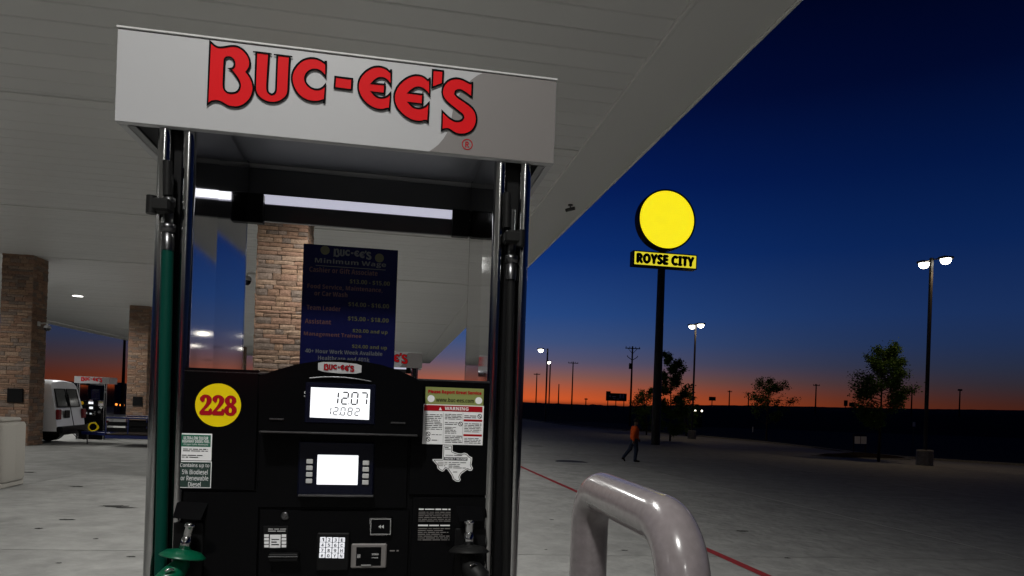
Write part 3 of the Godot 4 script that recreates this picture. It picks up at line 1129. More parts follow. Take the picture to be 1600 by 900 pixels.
func build_pump() -> Node3D:
	make_letters()
	var pump := thing("fuel_pump", "black and steel fuel pump with a yellow 228 sticker and lit displays", "fuel pump", Vector3(PUMP_X, 0, -PUMP_D), "fuel pumps under the canopy")
	var FZ := -0.02
	# ---- valance sign
	var tl := P(183, 40)
	var tr := P(871, 130)
	var br := P(865, 260)
	var bl := P(179, 185)
	var x0 := (tl.x + bl.x) / 2
	var x1 := (tr.x + br.x) / 2
	var y1 := (tl.y + tr.y) / 2
	var y0 := (bl.y + br.y) / 2
	var DZ := 0.76
	var sign_part := Node3D.new()
	var st := mb()
	box(st, Vector3((x0 + x1) / 2, (y0 + y1) / 2, -0.012), Vector3(x1 - x0, y1 - y0, 0.022), 0.002)
	var face := put("front_sign", done(st), M.white, pump)
	sign_part.free()
	# grey field at the right of the sign, with its curved boundary
	var gp2 := PackedVector2Array()
	for q in [[755, 114.9], [745, 118.5], [735, 126], [724, 138], [715, 152], [709, 165], [706.5, 178], [704, 193], [700, 205], [693, 216.5], [685, 226], [678, 231.5], [671, 236]]:
		var p := P(q[0], q[1])
		gp2.append(Vector2(p.x, clampf(p.y, y0 + 0.002, y1 - 0.002)))
	gp2[0].y = y1 - 0.002
	gp2[gp2.size() - 1].y = y0 + 0.002
	gp2.append(Vector2(x1 - 0.002, y0 + 0.002))
	gp2.append(Vector2(x1 - 0.002, y1 - 0.002))
	st = mb()
	prism(st, gp2, -0.001, 0.0005)
	put("grey_field", done(st), M.grey, face)
	for e in [["lettering", letters.fill, M.signred], ["letter_outline", letters.ink, M.ink]]:
		var o := put(e[0], e[1], e[2], face)
		o.position.z = 0.001
	# registered mark
	var rc := P(600 + 780 / 6.0, 95 + 785 / 6.0)
	var ring := PackedVector2Array()
	for k in 24:
		ring.append(Vector2(rc.x, rc.y) + Vector2(cos(TAU * k / 24), sin(TAU * k / 24)) * 0.0148)
	st = mb()
	stroke(st, ring, 0.0026, 0.0015)
	var rt := SurfaceTool.new()
	text_into(rt, "R", Vector2(rc.x, rc.y), Vector2(0.012, 0.0165), 0.0015)
	var rm := put("registered_mark", done(st), M.darkred, face)
	put("lettering", rt.commit(), M.darkred, rm)
	# thin bright edge along the top of the sign
	st = mb()
	box(st, Vector3((x0 + x1) / 2, y1 + 0.004, -0.012), Vector3(x1 - x0 + 0.004, 0.006, 0.03), 0.001)
	put("sign_cap", done(st), M.key, pump)
	for s in [0, 1]:
		st = mb()
		box(st, Vector3((x0 + 0.012) if s == 0 else (x1 - 0.012), (y0 + y1) / 2, -DZ / 2), Vector3(0.022, y1 - y0, DZ - 0.05), 0.002)
		put("side_sign", done(st), M.white, pump)
		st = mb()
		box(st, Vector3((x0 + 0.034) if s == 0 else (x1 - 0.034), y0 + 0.006, -DZ / 2), Vector3(0.02, 0.01, DZ - 0.06), 0.001)
		put("lower_lip", done(st), M.darksteel, pump)
	st = mb()
	box(st, Vector3((x0 + x1) / 2, (y0 + y1) / 2, -DZ + 0.012), Vector3(x1 - x0, y1 - y0, 0.022), 0.002)
	put("rear_sign", done(st), M.white, pump)
	st = mb()
	box(st, Vector3((x0 + x1) / 2, y0 + 0.17, -DZ / 2), Vector3(x1 - x0 - 0.05, 0.02, DZ - 0.05), 0.0)
	put("soffit", done(st), M.soffit, pump)
	# cross beam along the back of the sign with its light strip and brackets
	var bz := -DZ + 0.03
	st = mb()
	var ba := P(372, 342, bz)
	var bb := P(745, 368, bz)
	box(st, Vector3((x0 + x1) / 2, y0 + 0.072, bz + 0.004), Vector3(x1 - x0 - 0.06, 0.13, 0.02), 0.002)
	var beam := put("cross_beam", done(st), M.darksteel, pump)
	var sa := P(372, 300, bz + 0.02)
	var sb := P(706, 343, bz + 0.02)
	st = mb()
	var lc := P(539, 321.5, bz + 0.02)
	box(st, Vector3((P(372, 306, bz).x + P(712, 336, bz).x) / 2, lc.y, bz + 0.018), Vector3(P(712, 336, bz).x - P(372, 306, bz).x, 0.034, 0.012), 0.001)
	put("light_strip", done(st), M.strip, beam)
	# dark lower rail of the beam, hanging below the strip
	st = mb()
	box(st, Vector3((x0 + x1) / 2, lc.y - 0.017 - 0.034, bz + 0.012), Vector3(x1 - x0 - 0.2, 0.066, 0.022), 0.003)
	put("lower_rail", done(st), M.darksteel, beam)
	var al := AreaLight3D.new()
	al.name = "strip_source"
	al.light_energy = 0.012
	al.area_size = Vector2(0.8, 0.03)
	al.area_range = 8.0
	al.shadow_enabled = true
	al.position = Vector3((x0 + x1) / 2, lc.y, bz + 0.028)
	al.rotation = Vector3(0, PI, 0)
	pump.add_child(al)
	for q in [[395, 324, 33, 46], [720, 348, 27, 42]]:
		pbox("bracket", q[0] - q[2] / 2.0, q[1] - q[3] / 2.0, q[0] + q[2] / 2.0, q[1] + q[3] / 2.0, bz + 0.014, bz + 0.05, M.blackmatt, pump, 0.003)
	# ---- columns: outer round edge, hose channel, inner round edge, brushed side sheets
	for s in [0, 1]:
		var sgn := -1.0 if s == 0 else 1.0
		var xo := P(249, 500, -0.03).x if s == 0 else P(812, 500, -0.03).x
		var xi := P(286, 500, -0.03).x if s == 0 else P(774, 500, -0.03).x
		var col := Node3D.new()
		col.name = "column"
		pump.add_child(col, true)
		st = mb()
		tube(st, [Vector3(xo, 0.0, -0.03), Vector3(xo, y0 + 0.15, -0.03)], 0.0185, 24)
		put("outer_edge", done(st), M.chrome, col)
		st = mb()
		tube(st, [Vector3(xi, 0.0, -0.035), Vector3(xi, y0 + 0.15, -0.035)], 0.019, 24)
		put("inner_edge", done(st), M.chrome, col)
		st = mb()
		box(st, Vector3((xo + xi) / 2, (y0 + 0.15) / 2, -0.06), Vector3(absf(xi - xo), y0 + 0.14, 0.03), 0.0)
		put("hose_channel", done(st), M.blackmatt, col)
		# side sheets, each bent once along its middle
		for side in 2:
			st = mb()
			var xa: float = (xo + sgn * 0.017) if side == 0 else (xi - sgn * 0.018)
			var xm: float = xa + (-sgn if side == 1 else sgn) * -0.005
			var zz := [-0.035, -0.3, -DZ + 0.06]
			var xx := [xa, xm, xa]
			for k in 2:
				var a := Vector3(xx[k], 0.0, zz[k])
				var b := Vector3(xx[k + 1], 0.0, zz[k + 1])
				var up := Vector3(0, y0 + 0.14, 0)
				var n := Vector3(sgn if side == 0 else -sgn, 0, 0)
				quad(st, a, b, b + up, a + up, n)
				var th := -n * 0.004
				quad(st, a + th, b + th, b + up + th, a + up + th, -n)
				quad(st, a, a + th, a + up + th, a + up, Vector3(0, 0, 1))
				quad(st, b, b + th, b + up + th, b + up, Vector3(0, 0, -1))
			put("side_sheet", done(st), M.steel, col)
		st = mb()
		tube(st, [Vector3(xo, 0.0, -DZ + 0.07), Vector3(xo, y0 + 0.15, -DZ + 0.07)], 0.0185, 16)
		tube(st, [Vector3(xi, 0.0, -DZ + 0.07), Vector3(xi, y0 + 0.15, -DZ + 0.07)], 0.019, 16)
		put("rear_edge", done(st), M.chrome, col)
		# hose with its swivel and clamp, in front of the channel
		var hose := Node3D.new()
		hose.name = "hose"
		pump.add_child(hose, true)
		var u_top := 262.0 if s == 0 else 798.0
		var u_bot := 250.0 if s == 0 else 790.0
		var v_top := 386.0 if s == 0 else 432.0
		var ht := P(u_top, v_top, -0.01)
		var hm := P((u_top + u_bot) / 2, 650, -0.008)
		var hb := P(u_bot, 930, -0.005)
		st = mb()
		tube(st, [ht, hm, hb, hb + Vector3(0.0, -0.25, 0.02), hb + Vector3(0.03, -0.42, 0.06), hb + Vector3(0.08, -0.5, 0.09), hb + Vector3(0.12, -0.42, 0.1)], 0.0155 if s == 0 else 0.0125, 16)
		put("rubber_hose", done(st), M.hosegreen if s == 0 else M.rubber, hose)
		st = mb()
		var f0 := ht
		lathe(st, [Vector2(0.0165, -0.01), Vector2(0.0165, 0.035), Vector2(0.013, 0.037), Vector2(0.013, 0.042), Vector2(0.019, 0.043), Vector2(0.019, 0.062), Vector2(0.012, 0.064), Vector2(0.012, 0.11), Vector2(0.016, 0.112), Vector2(0.016, 0.135), Vector2(0.009, 0.137), Vector2(0.009, 0.2), Vector2(0, 0.2)], 18, Transform3D(Basis.IDENTITY, f0))
		put("swivel", done(st), M.darksteel, hose)
		st = mb()
		var cv := 322.0 if s == 0 else 372.0
		var cu := 254.0 if s == 0 else 800.0
		var cc := P(cu, cv, 0.005)
		box(st, cc, Vector3(0.05, 0.036, 0.05), 0.006)
		tube(st, [cc + Vector3(sgn * 0.024, 0.022, 0.012), cc + Vector3(sgn * 0.024, -0.026, 0.012)], 0.0135, 14)
		put("hose_clamp", done(st), M.rubber, hose)
		st = mb()
		tube(st, [P(cu + 8 * (1 if s == 0 else -1), cv - 70, -0.005), P(cu + 8 * (1 if s == 0 else -1), cv - 16, -0.005)], 0.0125, 12)
		put("breakaway", done(st), M.rubber, hose)
	# ---- cabinet
	var cx0 := P(281, 580, FZ).x
	var cx1 := P(767, 600, FZ).x
	var ct := P(524, 586, FZ).y
	st = mb()
	box(st, Vector3((cx0 + cx1) / 2, ct / 2 - 0.004, -0.36), Vector3(cx1 - cx0, ct - 0.008, 0.66), 0.004)
	var cab := put("cabinet", done(st), M.black, pump)
	st = mb()
	box(st, Vector3((cx0 + cx1) / 2, ct - 0.004, -0.36), Vector3(cx1 - cx0 + 0.004, 0.007, 0.68), 0.002)
	put("top_trim", done(st), M.darksteel, pump)
	for q in [[283, 576, 402, 766], [642, 596, 764, 774], [283, 769, 402, 980], [642, 777, 764, 980], [405, 676, 639, 794], [405, 797, 639, 980]]:
		pbox("panel", q[0], q[1], q[2], q[3], -0.035, FZ, M.black, pump, 0.002)
	# arched display head
	var arch := PackedVector2Array()
	for q in [[404, 671], [404, 588], [432, 578], [464, 569], [500, 563.5], [532, 562], [562, 564], [594, 569.5], [622, 578], [645, 588.5], [661, 598], [660, 683]]:
		var p := P(q[0], q[1], 0.03)
		arch.append(Vector2(p.x, p.y))
	st = mb()
	prism(st, arch, -0.05, 0.03)
	var head := put("display_head", done(st), M.black, pump)
	var hz := 0.03
	# polished line under the crown of the head
	st = mb()
	var brow := []
	for q in [[484, 591], [500, 589.6], [520, 589], [540, 590], [560, 592.3], [580, 596]]:
		brow.append(P(q[0], q[1], hz + 0.004))
	tube(st, brow, 0.0022, 8)
	put("brow_trim", done(st), M.darksteel, head)
	st = mb()
	box(st, P(532, 677, hz - 0.01), Vector3(0.43, 0.005, 0.05), 0.0015, Basis(Vector3(0, 0, 1), -0.0))
	put("ledge", done(st), M.darksteel, head)
	for q in [[432, 655, 23], [622, 661, 23]]:
		pbox("ledge_glint", q[0] - q[2] / 2.0, q[1] - 1.4, q[0] + q[2] / 2.0, q[1] + 1.4, hz - 0.002, hz + 0.004, M.darksteel, head, 0.001)
	# name badge
	var bz2 := hz + 0.003
	var badge := PackedVector2Array()
	for q in [[497, 567], [505, 565.5], [531, 566], [557, 568.5], [565, 571], [564.5, 582], [556, 583.8], [531, 583.5], [506, 581], [497, 578]]:
		var p := P(q[0], q[1], bz2)
		badge.append(Vector2(p.x, p.y))
	st = mb()
	prism(st, badge, hz - 0.001, bz2)
	var bd := put("name_badge", done(st), M.white, pump)
	var bc := P(530, 574.8, bz2 + 0.0006)
	shop_name(bd, bc, 0.083, M.darkred, M.ink)
	# price display
	pbox("display_bezel", 477, 599, 587, 662, hz - 0.002, hz + 0.003, M.navy, head, 0.002)
	var lr := [P(486, 605, hz + 0.0045), P(578.3, 608.6, hz + 0.0045), P(576.5, 656, hz + 0.0045), P(484, 652, hz + 0.0045)]
	var lp := PackedVector2Array()
	for p in lr: lp.append(Vector2(p.x, p.y))
	st = mb()
	prism(st, lp, hz + 0.003, hz + 0.0045)
	var scr := put("price_display", done(st), M.lcd, pump)
	st = mb()
	var zz2 := hz + 0.0052
	var us := [519.0, 534.5, 549.5, 564.0]
	for k in 4:
		seg_digit(st, "1207"[k], us[k], 612.4 + k * 0.45, 9.2, 18.3, 0.0038, zz2)
	for k in 5:
		seg_digit(st, "12082"[k], 510.5 + k * 11.1, 636.3 + k * 0.35, 6.2, 11.4, 0.0024, zz2)
	for q in [[545.0, 631.0], [530.0, 647.2]]:
		var p := P(q[0], q[1], zz2)
		flat_rect(st, Vector2(p.x, p.y), Vector2(0.003, 0.003), zz2)
	put("digits", done(st), M.ink, scr)
	ptext("$", 475, 610, 481, 621, hz + 0.001, M.key, head, false)
	# message screen with its eight keys
	var plate := pbox("screen_module", 466, 690, 585, 777, FZ - 0.002, FZ + 0.012, M.navy, pump, 0.004)
	var ms := pbox("message_screen", 495.5, 711, 559.5, 757.5, FZ + 0.012, FZ + 0.015, M.lcd, pump, 0.001)
	fine_print(511, 725, 541, 729, 1, FZ + 0.0154, M.screentext, ms, 81, 0.8)
	fine_print(522, 735.5, 537, 739, 1, FZ + 0.0154, M.screentext, ms, 82, 0.8)
	for k in 4:
		pbox("key", 478.7 - k * 0.35, 717.5 + k * 10.2, 488.6 - k * 0.35, 724.6 + k * 10.2, FZ + 0.012, FZ + 0.017, M.key, plate, 0.0012)
		pbox("key", 566.8 - k * 0.3, 719.8 + k * 10.2, 576.8 - k * 0.3, 727.0 + k * 10.2, FZ + 0.012, FZ + 0.017, M.key, plate, 0.0012)
	pbox("shelf", 466, 773.5, 584, 776.5, FZ, FZ + 0.03, M.darksteel, plate, 0.001)
	# lower row: lock, help panel, keypad, tap reader, card reader, receipt tray
	st = mb()
	var kl := P(445.5, 806, FZ)
	lathe(st, [Vector2(0.012, -0.002), Vector2(0.012, 0.004), Vector2(0.009, 0.006), Vector2(0.004, 0.006), Vector2(0.0, 0.003)], 20, Transform3D(Basis(Vector3.RIGHT, PI / 2), kl))
	put("lock", done(st), M.darksteel, pump)
	var hp := pbox("help_panel", 411, 822, 449.5, 858, FZ - 0.001, FZ + 0.0015, M.blackmatt, pump, 0.0006)
	pbox("help_text", 421.5, 835.5, 438.5, 856, FZ + 0.0015, FZ + 0.002, M.paper, hp, 0.0002)
	fine_print(424, 841, 436, 853, 3, FZ + 0.0024, M.ink, hp, 3, 0.4)
	fine_print(419, 825, 447, 831.5, 2, FZ + 0.0019, M.key, hp, 4, 0.4)
	for k in 4:
		for e in [412.8, 440.0]:
			pbox("help_key", e, 835.0 + k * 5.4, e + 7.2, 839.2 + k * 5.4, FZ + 0.0015, FZ + 0.002, M.paper, hp, 0.0002)
	pbox("receipt_tray", 419, 866, 466, 878, FZ - 0.004, FZ + 0.025, M.blackmatt, pump, 0.003)
	pbox("tray_lip", 419, 869.5, 465, 871.0, FZ + 0.02, FZ + 0.028, M.darksteel, pump, 0.0005)
	var kp := pbox("keypad", 494.5, 833, 545.5, 892, FZ - 0.002, FZ + 0.012, M.blackmatt, pump, 0.003)
	st = mb()
	var kst := SurfaceTool.new()
	var kchars := "123E456C789H#0YN"
	for j in 4:
		for i in 4:
			var ku := 500.0 + i * 10.0 + 4.5 - j * 0.5
			var kv := 840.0 + j * 8.3 + 3.2 + i * 0.25
			pbox("key", ku - 4.4, kv - 3.7, ku + 4.4, kv + 3.7, FZ + 0.012, FZ + 0.016, M.keyglow, kp, 0.0008)
			var r := rect(ku - 1.9, kv - 2.5, ku + 1.9, kv + 2.5, FZ + 0.0163)
			text_into(kst, kchars[j * 4 + i], r[0], r[1], FZ + 0.0164)
	put("lettering", kst.commit(), M.ink, kp)
	var tapr := pbox("tap_reader", 577, 808.5, 612.5, 837, FZ - 0.002, FZ + 0.012, M.steel, pump, 0.003)
	pbox("reader_window", 580, 812, 609.5, 834, FZ + 0.012, FZ + 0.0135, M.black, tapr, 0.001)
	st = mb()
	for q in [[591, 1.0], [595.5, 0.7]]:
		var a := P(q[0], 823, FZ + 0.0142)
		var b := P(q[0] + 4.2, 820, FZ + 0.0142)
		var c := P(q[0] + 4.2, 826, FZ + 0.0142)
		tri(st, a, b, c, Vector3(0, 0, 1))
	put("tap_mark", done(st), M.key, tapr)
	var cr := pbox("card_reader", 548.5, 850, 604, 888, FZ - 0.002, FZ + 0.01, M.grey, pump, 0.003)
	pbox("card_slot", 556.5, 855, 595.5, 884, FZ + 0.008, FZ + 0.0115, M.black, cr, 0.001)
	for q in [[558, 866, 563, 872], [580.5, 864.5, 592, 867.5], [580.5, 870.5, 591, 872.5], [564, 882, 580, 884.5]]:
		pbox("contact", q[0], q[1], q[2], q[3], FZ + 0.0115, FZ + 0.0145, M.steel, cr, 0.0004)
	for q in [[478.0, 633.0]]:
		pass
	fine_print(609, 858, 630, 863, 1, FZ + 0.0004, M.grey, pump, 31, 0.5)
	fine_print(654.5, 794, 704, 797.5, 1, FZ + 0.0004, M.paper, pump, 32, 0.6)
	fine_print(654, 799, 704, 815.5, 6, FZ + 0.0004, M.grey, pump, 33, 0.42)
	fine_print(653.5, 819, 703, 823, 1, FZ + 0.0004, M.paper, pump, 34, 0.6)
	fine_print(653, 824.5, 703, 845, 7, FZ + 0.0004, M.grey, pump, 35, 0.42)
	# ---- stickers
	var z1 := FZ + 0.0008
	st = mb()
	var sc := P(341, 633, FZ)
	lathe(st, [Vector2(0.0605, -0.001), Vector2(0.0605, 0.0008), Vector2(0.0, 0.0008)], 48, Transform3D(Basis(Vector3.RIGHT, PI / 2), sc), false)
	var s228 := put("number_sticker", done(st), M.yellow, pump)
	ptext("228", 313.5, 618.5, 369, 648, FZ + 0.0014, M.darkred, s228, true, "Droid Serif", 0.0024)
	var s1 := pbox("fuel_sticker", 280, 677.3, 331, 719.5, FZ - 0.001, z1, M.paper, pump, 0.0004)
	pbox("green_field", 282.5, 679.3, 329.3, 698, z1, z1 + 0.0005, M.greenprint, s1, 0.0002)
	ptext("ULTRA-LOW SULFUR", 287, 682, 325.5, 686.8, z1 + 0.001, M.paper, s1)
	ptext("HIGHWAY DIESEL FUEL", 285, 687.5, 327.5, 691.8, z1 + 0.001, M.paper, s1)
	ptext("(15 ppm Sulfur Maximum)", 287, 693, 325, 696.3, z1 + 0.001, M.paper, s1, false)
	fine_print(286, 700.5, 325, 706, 2, z1 + 0.0005, M.ink, s1, 41, 0.5)
	fine_print(284, 710, 326, 716, 2, z1 + 0.0005, M.ink, s1, 42, 0.5)
	var s2 := pbox("biodiesel_sticker", 278.5, 720.6, 330.2, 762.5, FZ - 0.001, z1, M.paper, pump, 0.0004)
	pbox("dark_field", 280, 722, 328.9, 761.2, z1, z1 + 0.0005, M.darkgreen, s2, 0.0002)
	var tx := ["Contains up to", "5% Biodiesel", "or Renewable", "Diesel"]
	var tw := [[281.5, 327], [284.5, 324.5], [282.5, 325.5], [294, 313.5]]
	for k in 4:
		ptext(tx[k], tw[k][0], 724 + k * 9.6, tw[k][1], 731.6 + k * 9.6, z1 + 0.001, M.paper, s2, false)
	var s3 := pbox("service_sticker", 665, 606, 756, 634.5, FZ - 0.001, z1, M.olive, pump, 0.0004)
	ptext("Please Report Great Service", 669.5, 610.3, 752.5, 617, z1 + 0.0005, M.darkred, s3, true, "Droid Sans", 0.0005)
	ptext("www.buc-ees.com", 681.5, 622, 740.5, 628.7, z1 + 0.0005, M.ink, s3)
	for q in [[673.5, 622.8], [748, 626]]:
		st = mb()
		var c := P(q[0], q[1], z1)
		lathe(st, [Vector2(0.0105, -0.0002), Vector2(0.0105, 0.0005), Vector2(0.0, 0.0005)], 24, Transform3D(Basis(Vector3.RIGHT, PI / 2), c), false)
		put("round_emblem", done(st), M.paper, s3)
	var s4 := pbox("warning_sticker", 661, 632.6, 755.5, 694.8, FZ - 0.001, z1 + 0.0002, M.paper, pump, 0.0004)
	var zw := z1 + 0.0009
	pbox("red_band", 663, 634, 754.3, 643, z1, zw - 0.0003, M.darkred, s4, 0.0001)
	ptext("WARNING", 695, 636, 732, 641, zw, M.paper, s4)
	var wt := mb()
	var wa := P(688, 636, zw); var wb := P(685.5, 641, zw); var wc := P(690.5, 641, zw)
	tri(wt, wa, wb, wc, Vector3(0, 0, 1))
	put("warning_triangle", done(wt), M.paper, s4)
	for q in [[664.5, 646.5, 691, 672, 9, 51], [695, 646.5, 722, 656, 4, 52], [695, 659, 715, 664.5, 2, 53], [695, 666.5, 713, 678, 5, 54], [695, 680, 722, 692.5, 5, 55], [725.5, 648.5, 744, 654, 2, 56], [725.5, 661, 752, 676, 6, 57], [725.5, 684, 751, 693.5, 4, 58], [674.5, 678, 690, 680.5, 1, 59], [674.5, 686.5, 686, 689, 1, 60]]:
		fine_print(q[0], q[1], q[2], q[3], q[4], zw - 0.0002, M.ink, s4, q[5], 0.4)
	for q in [[724.5, 655.5, 753.5, 658.8], [724, 678.5, 753, 681.8]]:
		pbox("red_band", q[0], q[1], q[2], q[3], z1, zw - 0.0003, M.darkred, s4, 0.0001)
	for q in [[669, 678], [669, 686.3], [719.5, 662.5], [749.5, 650.5]]:
		st = mb()
		var c := P(q[0], q[1], zw)
		var rg := PackedVector2Array()
		for k in 18: rg.append(Vector2(c.x, c.y) + Vector2(cos(TAU * k / 18), sin(TAU * k / 18)) * 0.0058)
		stroke(st, rg, 0.0016, zw)
		stroke(st, PackedVector2Array([Vector2(c.x - 0.004, c.y + 0.004), Vector2(c.x + 0.004, c.y - 0.004)]), 0.0018, zw + 0.0001, false)
		put("prohibition_sign", done(st), M.ink, s4)
	st = mb()
	for u in [693.0, 723.5]:
		var a := P(u, 645, zw)
		var b := P(u - 0.8, 692.5, zw)
		stroke(st, PackedVector2Array([Vector2(a.x, a.y), Vector2(b.x, b.y)]), 0.0007, zw, false)
	put("rule_line", done(st), M.grey, s4)
	# state-shaped sticker
	var tex := PackedVector2Array()
	for q in [[445, 160], [605, 160], [603, 262], [640, 280], [700, 300], [750, 305], [800, 290], [850, 308], [880, 345], [930, 370], [925, 440], [915, 490], [942, 550], [920, 585], [880, 590], [850, 570], [800, 605], [750, 640], [725, 690], [740, 740], [715, 772], [660, 765], [610, 730], [590, 670], [550, 610], [520, 565], [490, 555], [465, 590], [435, 603], [390, 580], [355, 545], [345, 495], [300, 445], [268, 405], [290, 395], [437, 395]]:
		var p := P(650 + q[0] / 10.59, 680 + q[1] / 10.59, z1)
		tex.append(Vector2(p.x, p.y))
	st = mb()
	prism(st, tex, FZ - 0.001, z1)
	var s5 := put("state_sticker", done(st), M.paper, pump)
	st = mb()
	for l in Geometry2D.offset_polygon(tex, -0.0032):
		stroke(st, l, 0.0016, z1 + 0.0004)
	put("border_line", done(st), M.ink, s5)
	pbox("dark_band", 694, 714.5, 730.5, 719.5, z1, z1 + 0.0003, M.navy, s5, 0.0001)
	ptext("PROTECT THE PUMP", 695.5, 715.3, 729.5, 718.6, z1 + 0.0007, M.paper, s5)
	fine_print(695, 698, 704, 703, 2, z1 + 0.0005, M.navy, s5, 71, 0.5)
	fine_print(696, 710, 728, 713, 1, z1 + 0.0005, M.navy, s5, 76, 0.3)
	fine_print(684, 721, 699, 729, 3, z1 + 0.0005, M.grey, s5, 72, 0.4)
	fine_print(701, 721.5, 728, 732.5, 4, z1 + 0.0005, M.ink, s5, 73, 0.4)
	fine_print(708, 736, 717, 739, 1, z1 + 0.0005, M.grey, s5, 74, 0.4)
	# ---- nozzle holsters
	for s in [0, 1]:
		var hood := PackedVector2Array()
		var pts := [[277, 783], [325, 786], [319, 809], [276, 806]] if s == 0 else [[712, 790], [753, 792], [753, 811], [716, 811]]
		st = mb()
		var q := []
		for e in pts: q.append(P(e[0], e[1], FZ))
		var low := Vector3(0, 0, 0.035)
		quad(st, q[0], q[1], q[2] + low, q[3] + low, Vector3(0, 0.4, 1))
		quad(st, q[3], q[2], q[2] + low, q[3] + low, Vector3(0, -1, 0))
		tri(st, q[0], q[3], q[3] + low, Vector3(-1, 0, 0))
		tri(st, q[1], q[2], q[2] + low, Vector3(1, 0, 0))
		put("holster_hood", done(st), M.black, pump)
		var bx := [292.0, 850.0] if s == 0 else [733.0, 860.0]
		pbox("nozzle_boot", bx[0] - 24, bx[1] - 34, bx[0] + 24, bx[1] + 120, FZ - 0.001, FZ + 0.006, M.blackmatt, pump, 0.004)
	return pump

func nozzle(label: String, s: int) -> void:
	# spout pointing up into its holster, splash guard, body and lever
	var base := P(293 if s == 0 else 733, 838 if s == 0 else 832, FZ_N)
	var t := thing("fuel_nozzle", label, "nozzle", base + Vector3(PUMP_X, 0, -PUMP_D))
	var ax := (Vector3(0.16, 1.0, -0.12) if s == 0 else Vector3(0.0, 1.0, -0.12)).normalized()
	var bas := Basis(Quaternion(Vector3.UP, ax))
	var xf := Transform3D(bas, Vector3.ZERO)
	var st := mb()
	lathe(st, [Vector2(0.0, 0.036), Vector2(0.012, 0.036), Vector2(0.0155, 0.032), Vector2(0.0155, 0.026), Vector2(0.0125, 0.024), Vector2(0.0125, 0.004), Vector2(0.0115, 0.002), Vector2(0.0115, -0.001), Vector2(0.014, -0.003), Vector2(0.0145, -0.036), Vector2(0.0, -0.036)], 20, xf)
	put("spout", done(st), M.chrome if s == 0 else M.steel, t)
	var gm: Material = M.nozzle if s == 0 else M.rubber
	st = mb()
	lathe(st, [Vector2(0.013, -0.034), Vector2(0.045, -0.041), Vector2(0.058, -0.052), Vector2(0.059, -0.055), Vector2(0.044, -0.048), Vector2(0.013, -0.042)], 32, xf)
	put("splash_guard", done(st), gm, t)
	st = mb()
	var down := -ax
	var side := Vector3(-0.35, -0.6, 0.72) if s == 0 else Vector3(0.2, -0.65, 0.72)
	var p0 := down * 0.042
	var p1 := down * 0.075
	var p2 := p1 + side * 0.035
	var p3 := p2 + (side + Vector3(-0.5, -0.4, 0.1) * (1.0 if s == 0 else -0.6)) * 0.035
	var p4 := p3 + Vector3(-0.015 if s == 0 else 0.008, -0.05, 0.012)
	var p5 := p4 + Vector3(0.0, -0.09, 0.0)
	tube(st, [p0, p1, p2, p3, p4, p5], [0.017, 0.023, 0.03, 0.032, 0.026, 0.018], 18)
	var body := put("body", done(st), gm, t)
	st = mb()
	tube(st, [p2 + Vector3(0.01, 0.02, 0.028), p2 + Vector3(0.002, 0.024, 0.034), p2 + Vector3(-0.008, 0.018, 0.036)], 0.0032, 8)
	put("vent_clip", done(st), M.chrome, body)
	st = mb()
	tube(st, [p2 + Vector3(0.03, -0.02, 0.01), p3 + Vector3(0.05, -0.04, 0.0), p4 + Vector3(0.055, -0.05, 0), p5 + Vector3(0.012, -0.01, 0.0)], 0.006, 8)
	put("lever_guard", done(st), gm, t)

const FZ_N := 0.03

